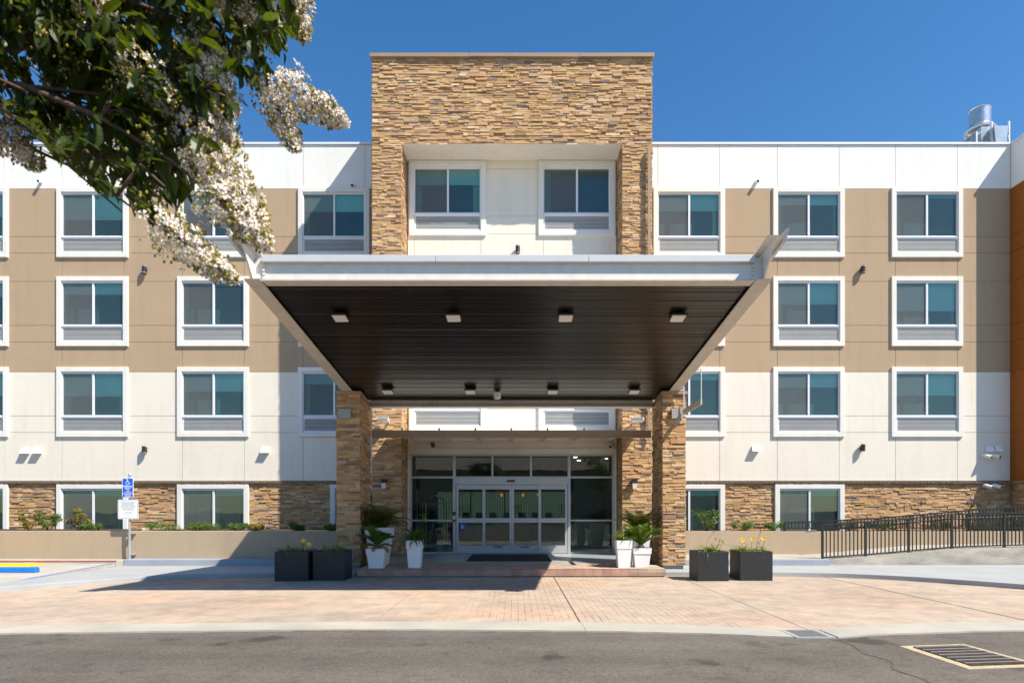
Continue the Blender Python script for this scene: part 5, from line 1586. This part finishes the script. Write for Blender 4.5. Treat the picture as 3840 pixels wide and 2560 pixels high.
for i, (x, y_) in enumerate(((-0.9, 5.6), (0.6, 5.2), (1.5, 6.2))):
    tb = thing('lobby_table', (x, y_, 0.19), ('dark lobby table seen through the second door leaf', 'dark lobby table seen through the third door leaf', 'dark lobby table seen through the rightmost door leaf')[i], 'table', 'lobby tables')
    build('top', MB().box(x - 0.5, x + 0.5, y_ - 0.4, y_ + 0.4, 0.9, 0.95), 'wood', tb)
    for dx, dy in ((-.45, -.35), (.45, -.35), (-.45, .35), (.45, .35)): build('leg', MB().box(x + dx - .025, x + dx + .025, y_ + dy - .025, y_ + dy + .025, 0.19, 0.9), 'wood', tb)
for i, (x, y_) in enumerate(((0.35, 4.2), (1.0, 4.3))):
    ch = thing('lobby_chair', (x, y_, 0.19), ('dark lobby chair low in the third door leaf', 'dark lobby chair low in the rightmost door leaf')[i], 'chair', 'lobby chairs')
    build('seat', MB().box(x - .28, x + .28, y_ - .28, y_ + .28, 0.55, 0.68), 'black', ch); build('backrest', MB().box(x - .28, x + .28, y_ + .2, y_ + .28, 0.68, 1.05), 'black', ch)
    for dx in (-.24, .24):
        for dy in (-.24, .24): build('leg', MB().box(x + dx - .02, x + dx + .02, y_ + dy - .02, y_ + dy + .02, 0.19, 0.55), 'black', ch)
for i, x in enumerate((-2.1, -1.55, -0.95, -0.35, 0.3, 0.85, 1.45)):
    bs_ = thing('bar_stool', (x, 6.6, 0.19), ('dark bar stool behind the left door leaf, nearest its left edge', 'dark bar stool behind the left door leaf, nearest its right edge', 'dark bar stool behind the left half of the second door leaf', 'dark bar stool behind the right half of the second door leaf',
                'dark bar stool behind the left half of the third door leaf', 'dark bar stool behind the right half of the third door leaf', 'dark bar stool behind the rightmost door leaf')[i], 'stool', 'bar stools at the lobby rear window')
    build('seat', MB().box(x - .2, x + .2, 6.4, 6.8, 0.92, 1.0), 'black', bs_)
    build('backrest', MB().hexa([(x - .17, 6.4, 1.12), (x + .17, 6.4, 1.12), (x + .17, 6.44, 1.12), (x - .17, 6.44, 1.12)], [(x - .13, 6.36, 1.42), (x + .13, 6.36, 1.42), (x + .13, 6.40, 1.42), (x - .13, 6.40, 1.42)]), 'black', bs_)
    for dx in (-.15, .15):
        build('back_post', MB().box(x + dx - .015, x + dx + .015, 6.41, 6.44, 1.0, 1.13), 'black', bs_)
        for dy in (-.16, .16): build('leg', MB().box(x + dx - .015, x + dx + .015, 6.6 + dy - .015, 6.6 + dy + .015, 0.19, 0.92), 'black', bs_)
for i, (x, y_) in enumerate(((-0.55, 5.0), (0.32, 5.0), (0.95, 5.0))):
    pdl = thing('pendant_lamp', (x, y_, 3.5), ('lit amber pendant lamp behind the second door leaf', 'lit amber pendant lamp at left in the third door leaf', 'lit amber pendant lamp at right in the third door leaf')[i], 'lamp', 'amber pendant lamps in the lobby')
    build('shade', MB().lathe([(0.02, 0.09), (0.045, 0.06), (0.055, 0.02), (0.042, -0.03), (0.015, -0.05)], (x, y_, 2.12), 14), 'amber', pdl)
    build('cord', MB().cyl((x, y_, 2.25), (x, y_, 3.54), 0.008, n=5), 'black', pdl)
for i, (x, y_) in enumerate(((-2.9, 0.6), (-2.3, 1.6), (-2.7, 2.8), (-0.9, 1.4), (0.4, 2.4), (1.2, 1.2), (1.6, 2.6), (2.3, 3.4), (2.9, 1.0), (3.3, 2.2), (3.6, 4.0), (2.6, 5.0))):
    dl_ = tag(build('ceiling_downlight', MB().cyl((x, y_, 3.545), (x, y_, 3.53), 0.075, n=14), 'led'), 'small lit downlight in the dark lobby ceiling', 'downlight', 'lit downlights in the lobby ceiling')
tag(build('rear_fence', MB().box(-12, 12, 17.0, 17.1, 0.0, 3.4), 'fence'), 'slatted pale fence seen through the lobby rear window', 'fence')
fz = bpy.data.objects['rear_fence']
for i in range(70):
    x = -6.0 + i * 0.16
    build('slat', MB().box(x, x + 0.10, 16.94, 16.998, 0.1, 3.3), 'fence', fz)

# ------------------------------------------------------------------ what the glass mirrors from across the drive
OB = thing('opposite_building', (0, -58, 0), 'beige two storey building with clay tile roof mirrored in the glass', 'building')
build('wall', MB().box(-30, 30, -66, -56, 0, 6.2), 'beige', OB)
rf = MB(); rf.hexa([(-31, -67, 6.2), (31, -67, 6.2), (31, -55, 6.2), (-31, -55, 6.2)], [(-27, -61.2, 8.6), (27, -61.2, 8.6), (27, -60.8, 8.6), (-27, -60.8, 8.6)])
build('roof', rf, 'rooftile', OB)
for i in range(9):
    x = -24 + i * 6
    for z in (1.0, 3.9):
        build('window', MB().box(x - 0.8, x + 0.8, -56.02, -55.95, z, z + 1.3), 'dark', OB)
def bgtree(x, y, h, label, seed):
    rn = random.Random(seed)
    t_ = thing('street_tree', (x, y, 0), label, 'tree', 'trees across the drive')
    tr_ = MB().tube([(x, y, 0), (x + 0.1, y, h * 0.3), (x - 0.1, y, h * 0.55)], [0.16, 0.13, 0.08], 8)
    cr = MB()
    for i in range(14):
        a = rn.uniform(0, 6.28); r_ = rn.uniform(0.2, 1) * h * 0.28
        e = Vector((x + math.cos(a) * r_, y + math.sin(a) * r_, h * rn.uniform(0.5, 0.95)))
        tr_.tube([(x - 0.05, y, h * 0.45), e], [0.06, 0.02], 5)
        leafcloud(cr, e, h * 0.15, 150, 0.22, rn, 0.8)
    build('trunk', tr_, 'bark', t_)
    tag(build('crown', cr, 'shrub', t_), kind='stuff')
bgtree(-3.0, -42, 6.5, 'leafy tree mirrored in the entrance transom glass', 5)
bgtree(9.0, -46, 7.5, 'taller tree mirrored in the right street windows', 6)
bgtree(-16.0, -45, 7.0, 'leafy tree mirrored in the left street windows', 7)

# ------------------------------------------------------------------ crape myrtle reaching in from the left
TR = thing('crape_myrtle', (-3.6, -18.6, 0), 'crape myrtle with dark leaves and white blossoms reaching in from the left', 'tree')
rt = random.Random(77)
trk = MB()
trk.tube([(-3.6, -18.6, 0), (-3.52, -18.55, 0.8), (-3.38, -18.5, 1.6), (-3.15, -18.45, 2.3)], [0.10, 0.085, 0.07, 0.055], 10)
trk.tube([(-3.55, -18.65, 0), (-3.75, -18.75, 0.9), (-3.85, -18.9, 1.8), (-3.7, -18.9, 2.6), (-3.3, -18.8, 3.3)], [0.08, 0.07, 0.06, 0.045, 0.03], 9)
build('trunk', trk, 'bark', TR, smooth=True)
# limbs: polylines from the crotch out over the drive; (points, blossom at the tip)
LIMBS = [
    ([(-3.15, -18.45, 2.3), (-2.6, -18.45, 2.95), (-2.0, -18.42, 3.30), (-1.45, -18.40, 3.38), (-1.02, -18.38, 3.22), (-0.80, -18.40, 3.03)], (-0.615, -18.42, 2.925)),
    ([(-3.15, -18.45, 2.3), (-2.7, -18.4, 2.9), (-2.2, -18.35, 3.2), (-1.7, -18.38, 3.22), (-1.32, -18.45, 3.12), (-1.10, -18.5, 3.03)], (-0.965, -18.53, 2.90)),
    ([(-3.15, -18.45, 2.3), (-2.6, -18.5, 2.75), (-2.1, -18.55, 2.98), (-1.65, -18.6, 2.92), (-1.35, -18.65, 2.78), (-1.10, -18.68, 2.62), (-0.96, -18.70, 2.50)], (-0.775, -18.71, 2.35)),
    ([(-2.1, -18.55, 2.98), (-1.75, -18.62, 2.85), (-1.45, -18.66, 2.64), (-1.27, -18.70, 2.50), (-1.13, -18.71, 2.40)], (-0.88, -18.72, 2.245)),
    ([(-3.15, -18.45, 2.3), (-2.7, -18.2, 2.7), (-2.3, -18.12, 3.0), (-2.0, -18.1, 3.12), (-1.85, -18.1, 3.08)], (-1.76, -18.12, 2.97)),
    ([(-2.6, -18.45, 2.95), (-2.0, -18.3, 3.5), (-1.4, -18.25, 3.75), (-1.0, -18.25, 3.65), (-0.85, -18.3, 3.5)], (-0.80, -18.32, 3.30)),
    ([(-2.2, -18.35, 3.2), (-1.8, -18.25, 3.55), (-1.35, -18.3, 3.6), (-1.1, -18.4, 3.45)], (-0.98, -18.42, 3.28)),
    ([(-1.65, -18.6, 2.92), (-1.40, -18.55, 2.92), (-1.18, -18.55, 2.84), (-1.05, -18.58, 2.74)], (-0.93, -18.6, 2.60)),
    ([(-2.1, -18.55, 2.98), (-1.95, -18.65, 2.92), (-1.72, -18.72, 2.82), (-1.55, -18.75, 2.72)], None),
    ([(-2.7, -18.4, 2.9), (-2.35, -18.6, 3.05), (-2.0, -18.8, 3.1), (-1.75, -18.9, 3.02)], None),
    ([(-2.6, -18.5, 2.75), (-2.3, -18.8, 3.2), (-1.9, -18.95, 3.4), (-1.5, -18.95, 3.35), (-1.3, -18.9, 3.2)], None),
    ([(-1.45, -18.40, 3.38), (-1.2, -18.55, 3.4), (-0.98, -18.6, 3.30)], (-0.88, -18.6, 3.16)),
    ([(-1.7, -18.38, 3.22), (-1.45, -18.5, 3.1), (-1.25, -18.55, 2.98)], (-1.14, -18.58, 2.84)),
    ([(-2.0, -18.3, 3.5), (-1.7, -18.5, 3.7), (-1.3, -18.6, 3.72), (-1.05, -18.6, 3.6)], None),
    ([(-2.3, -18.12, 3.0), (-2.1, -18.3, 2.98), (-1.9, -18.45, 2.9), (-1.76, -18.5, 2.80)], (-1.66, -18.5, 2.72)),
    ([(-2.0, -18.42, 3.30), (-1.8, -18.55, 3.28), (-1.6, -18.6, 3.2), (-1.42, -18.62, 3.08)], None),
    ([(-3.3, -18.8, 3.3), (-2.6, -18.7, 3.9), (-1.9, -18.5, 4.2), (-1.2, -18.45, 4.15), (-0.8, -18.4, 3.9)], (-0.7, -18.4, 3.75)),
    ([(-3.3, -18.8, 3.3), (-3.2, -19.3, 4.0), (-2.7, -19.7, 4.3), (-2.2, -19.9, 4.2)], None),
    ([(-3.3, -18.8, 3.3), (-4.0, -18.6, 3.9), (-4.6, -18.4, 4.0)], None),
    ([(-2.6, -18.7, 3.9), (-2.2, -18.2, 4.2), (-1.6, -17.9, 4.2), (-1.2, -17.9, 4.05)], None),
]
lm = []
def add_leaf(p, d, up, L, out):
    """curved leaf from p along d"""
    d = d.normalized()
    sd = d.cross(up)
    if sd.length < 1e-3: sd = d.orthogonal()
    sd.normalize(); nn = sd.cross(d).normalized()
    w = L * 0.225
    cup = rt.uniform(0.15, 0.5)
    curl = rt.uniform(0.1, 0.55)
    vs = []
    for t_, ww in ((0, 0.12), (0.28, 0.85), (0.55, 1.0), (0.8, 0.62), (1.0, 0.02)):
        c = p + d * (L * t_) - nn * (L * curl * t_ * t_)
        vs += [c - sd * w * ww + nn * w * ww * cup, c, c + sd * w * ww + nn * w * ww * cup]
    fs = []
    for i in range(4):
        for j in (0, 1): fs.append((i * 3 + j, i * 3 + j + 1, i * 3 + 4 + j, i * 3 + 3 + j))
    out.append((vs, fs, L))
leaves = []
pet = MB(); bud = MB(); stm = MB()
CY = -20.71
def uv(q):
    D = q[1] - CY
    if D < 0.4: return None
    return (q[0] / D * 1450 + 1183, 1172 - (q[2] - 1.5) / D * 1450)
OUT = [(-900, -900), (760, -900), (735, -40), (690, 110), (650, 170), (600, 200), (565, 225), (545, 320), (525, 430), (445, 470), (410, 530), (345, 590), (290, 560), (265, 480), (205, 415), (120, 345), (60, 290), (30, 250), (-900, 275)]
def inside(q):
    """crown outline as seen from the drive; anything beyond it was pruned back"""
    p_ = uv(q)
    if p_ is None: return True
    x, y = p_
    c_ = False
    for (xa, ya), (xb, yb2) in zip(OUT, OUT[1:] + OUT[:1]):
        if (ya > y) != (yb2 > y) and x < (xb - xa) * (y - ya) / (yb2 - ya) + xa: c_ = not c_
    return c_
def panicle(tip, base):
    tip, base = Vector(tip), Vector(base)
    ax = (tip - base); L = max(ax.length, 0.26); ax.normalize()
    b = tip - ax * L
    u = ax.orthogonal().normalized(); w = ax.cross(u)
    stm.tube([b - ax * 0.02, tip], [0.003, 0.001], 4)
    n = int(340 * L / 0.25)
    for i in range(n):
        t_ = rt.random() ** 0.85
        rad = (0.078 * (1 - t_) ** 0.6 + 0.012) * rt.uniform(0.35, 1.08)
        th = rt.uniform(0, 6.28)
        ctr = b + ax * (L * t_) + Vector((0, 0, -0.02 * t_))
        c = ctr + (u * math.cos(th) + w * math.sin(th)) * rad
        out = ((c - ctr).normalized() + ax * 0.4).normalized()
        if i % 3 == 0: stm.tube([b + ax * (L * max(0, t_ - 0.1)), c], 0.0009, 3)
        if rt.random() < 0.50 - 0.35 * max(0, t_ - 0.75):
            a_ = out.orthogonal().normalized(); b_ = out.cross(a_)
            s = rt.uniform(0.009, 0.0145)
            for k_ in range(5):
                th2 = k_ * 1.257 + rt.uniform(-.3, .3)
                rd = a_ * math.cos(th2) + b_ * math.sin(th2); tn = out.cross(rd)
                z1, z2 = rt.uniform(-.4, .6), rt.uniform(-.4, .6)
                pet.add([c, c + rd * s * 0.55 + tn * s * 0.16, c + rd * s * 1.1 + tn * s * 0.42 + out * s * z1, c + rd * s * 1.2 - tn * s * 0.1 + out * s * z2, c + rd * s * 1.0 - tn * s * 0.45 + out * s * z1 * 0.5],
                        [(0, 1, 2, 3, 4)])
            bud.lathe([(0.0012, -0.001), (0.0028, 0.002), (0.001, 0.005)], c + out * 0.002, 4)
        else:
            for k_ in range(rt.randint(1, 3)):
                o = Vector((rt.uniform(-1, 1), rt.uniform(-1, 1), rt.uniform(-1, 1))) * 0.008
                bud.lathe([(0.002, -0.0045), (0.0045, 0.0), (0.0015, 0.006)], c + o, 5)
LP = [Vector(q) for pts, tip in LIMBS for q in pts if -2.75 < q[0]]
for i in range(125):
    D_t = rt.uniform(1.98, 2.75)
    u_, v_ = ((rt.uniform(-60, 560), rt.uniform(-120, 560)), (rt.uniform(180, 560), rt.uniform(200, 570)), (rt.uniform(470, 690), rt.uniform(-80, 190)), (rt.uniform(-60, 400), rt.uniform(-80, 300)))[i % 4]
    tgt = Vector(((u_ - 1183) / 1450 * D_t, CY + D_t, 1.5 + (1172 - v_) / 1450 * D_t))
    if not inside(tgt) or not inside(tgt + Vector((0.05, 0, -0.06))): continue
    cand = [q for q in LP if q.x < tgt.x - 0.05 and q.z > tgt.z - 0.05]
    if not cand: continue
    a = min(cand, key=lambda q: (q - tgt).length)
    if (a - tgt).length > 1.2: continue
    m_ = a.lerp(tgt, 0.5) + Vector((0, 0, rt.uniform(0.02, 0.10)))
    LIMBS.append(([tuple(a), tuple(a.lerp(m_, 0.6)), tuple(m_), tuple(tgt)], None))
for i in range(16):
    tgt = Vector((rt.uniform(-2.2, -0.95), rt.uniform(-18.9, -17.9), rt.uniform(3.5, 4.2)))
    a = Vector(rt.choice([(-2.6, -18.45, 2.95), (-2.6, -18.7, 3.9), (-1.9, -18.5, 4.2)]))
    m_ = a.lerp(tgt, 0.5) + Vector((0, 0, rt.uniform(0.05, 0.2)))
    LIMBS.append(([tuple(a), tuple(a.lerp(m_, 0.6)), tuple(m_), tuple(tgt)], None))
EXTRA = [((-0.84, -18.36, 3.55), (-0.815, -18.38, 3.33)), ((-0.93, -18.34, 3.10), (-0.80, -18.40, 2.84)), ((-1.05, -18.52, 2.98), (-0.97, -18.55, 2.75)), ((-1.05, -18.62, 2.72), (-0.90, -18.66, 2.47)), ((-1.10, -18.5, 3.15), (-1.0, -18.52, 2.95)), ((-1.62, -18.5, 2.87), (-1.5, -18.5, 2.75)), ((-1.5, -18.52, 3.3), (-1.36, -18.55, 3.1)), ((-0.95, -18.66, 2.62), (-0.80, -18.69, 2.42))]
for b_, t_ in EXTRA: panicle(t_, b_)
for pts, tip in LIMBS:
    P = [Vector(q) for q in pts]
    n = len(P)
    r0 = 0.012 if n > 5 else 0.0055
    br = MB().tube(P + ([Vector(tip).lerp(P[-1], 0.5)] if tip else []), [(0.034 * (1 - i / n) ** 4.5 if P[0].x < -3.1 else 0.0) + r0 * (1 - 0.85 * i / n) + 0.0012 for i in range(n + (1 if tip else 0))], 7)
    build('branch', br, 'twig', TR, smooth=True)
    if tip: panicle(tip, P[-1])
    for s in range(n - 1):
        a, b = P[s], P[s + 1]
        if a.x < -2.75 and b.x < -2.5: continue
        seglen = (b - a).length
        k = max(1, int(seglen / 0.05))
        for j in range(k):
            q = a.lerp(b, (j + rt.random()) / k)
            d = (b - a).normalized()
            sd = Vector((rt.gauss(0.1, 1), rt.gauss(0, 1), rt.gauss(-0.2, 0.8))).normalized()
            tl = rt.uniform(0.09, 0.26)
            td = (d * 0.8 + sd * 0.9 + Vector((0, 0, -0.15))).normalized()
            e = q + td * tl
            if not inside(e): continue
            stm.tube([q, q.lerp(e, 0.5) + Vector((0, 0, 0.008)), e], [0.0022, 0.0016, 0.0008], 4)
            m_ = max(2, int(tl / 0.022))
            for i in range(m_):
                c = q.lerp(e, (i + 0.6) / m_)
                side = Vector((rt.gauss(0, 1), rt.gauss(0, 1), rt.gauss(-0.3, 0.7)))
                ld = (td * 0.6 + side.normalized() * 0.9 + Vector((0.12, 0, -0.4))).normalized()
                L = rt.uniform(0.042, 0.094)
                if inside(c + ld * L * 0.8):
                    add_leaf(c, ld, Vector((rt.uniform(-.5, .5), rt.uniform(-.5, .5), 1)), L, leaves)
            if rt.random() < 0.22:
                for _ in range(10):
                    o = Vector((rt.gauss(0, 1), rt.gauss(0, 1), rt.gauss(0, 1))) * 0.018
                    bud.lathe([(0.002, -0.0045), (0.0048, 0.0), (0.0015, 0.006)], e + o, 5)
tag(build('twig', stm, 'twig', TR), kind='stuff')
tag(build('petal', pet, 'petal', TR), kind='stuff')
tag(build('bud', bud, 'bud', TR), kind='stuff')
def key(l):
    p_ = uv(l[0][7])
    return l[2] / (l[0][7][1] - CY) if (p_ and 0 < p_[0] < 2352 and 0 < p_[1] < 1568) else 0
order = sorted(range(len(leaves)), key=lambda i: -key(leaves[i]))
own = set(order[:300])
rest = MB()
for i, (vs, fs, L) in enumerate(leaves):
    if i in own: build('leaf', MB().add(vs, fs), 'leaf', TR)
    else: rest.add(vs, fs)
tag(build('foliage', rest, 'leaf', TR), kind='stuff')
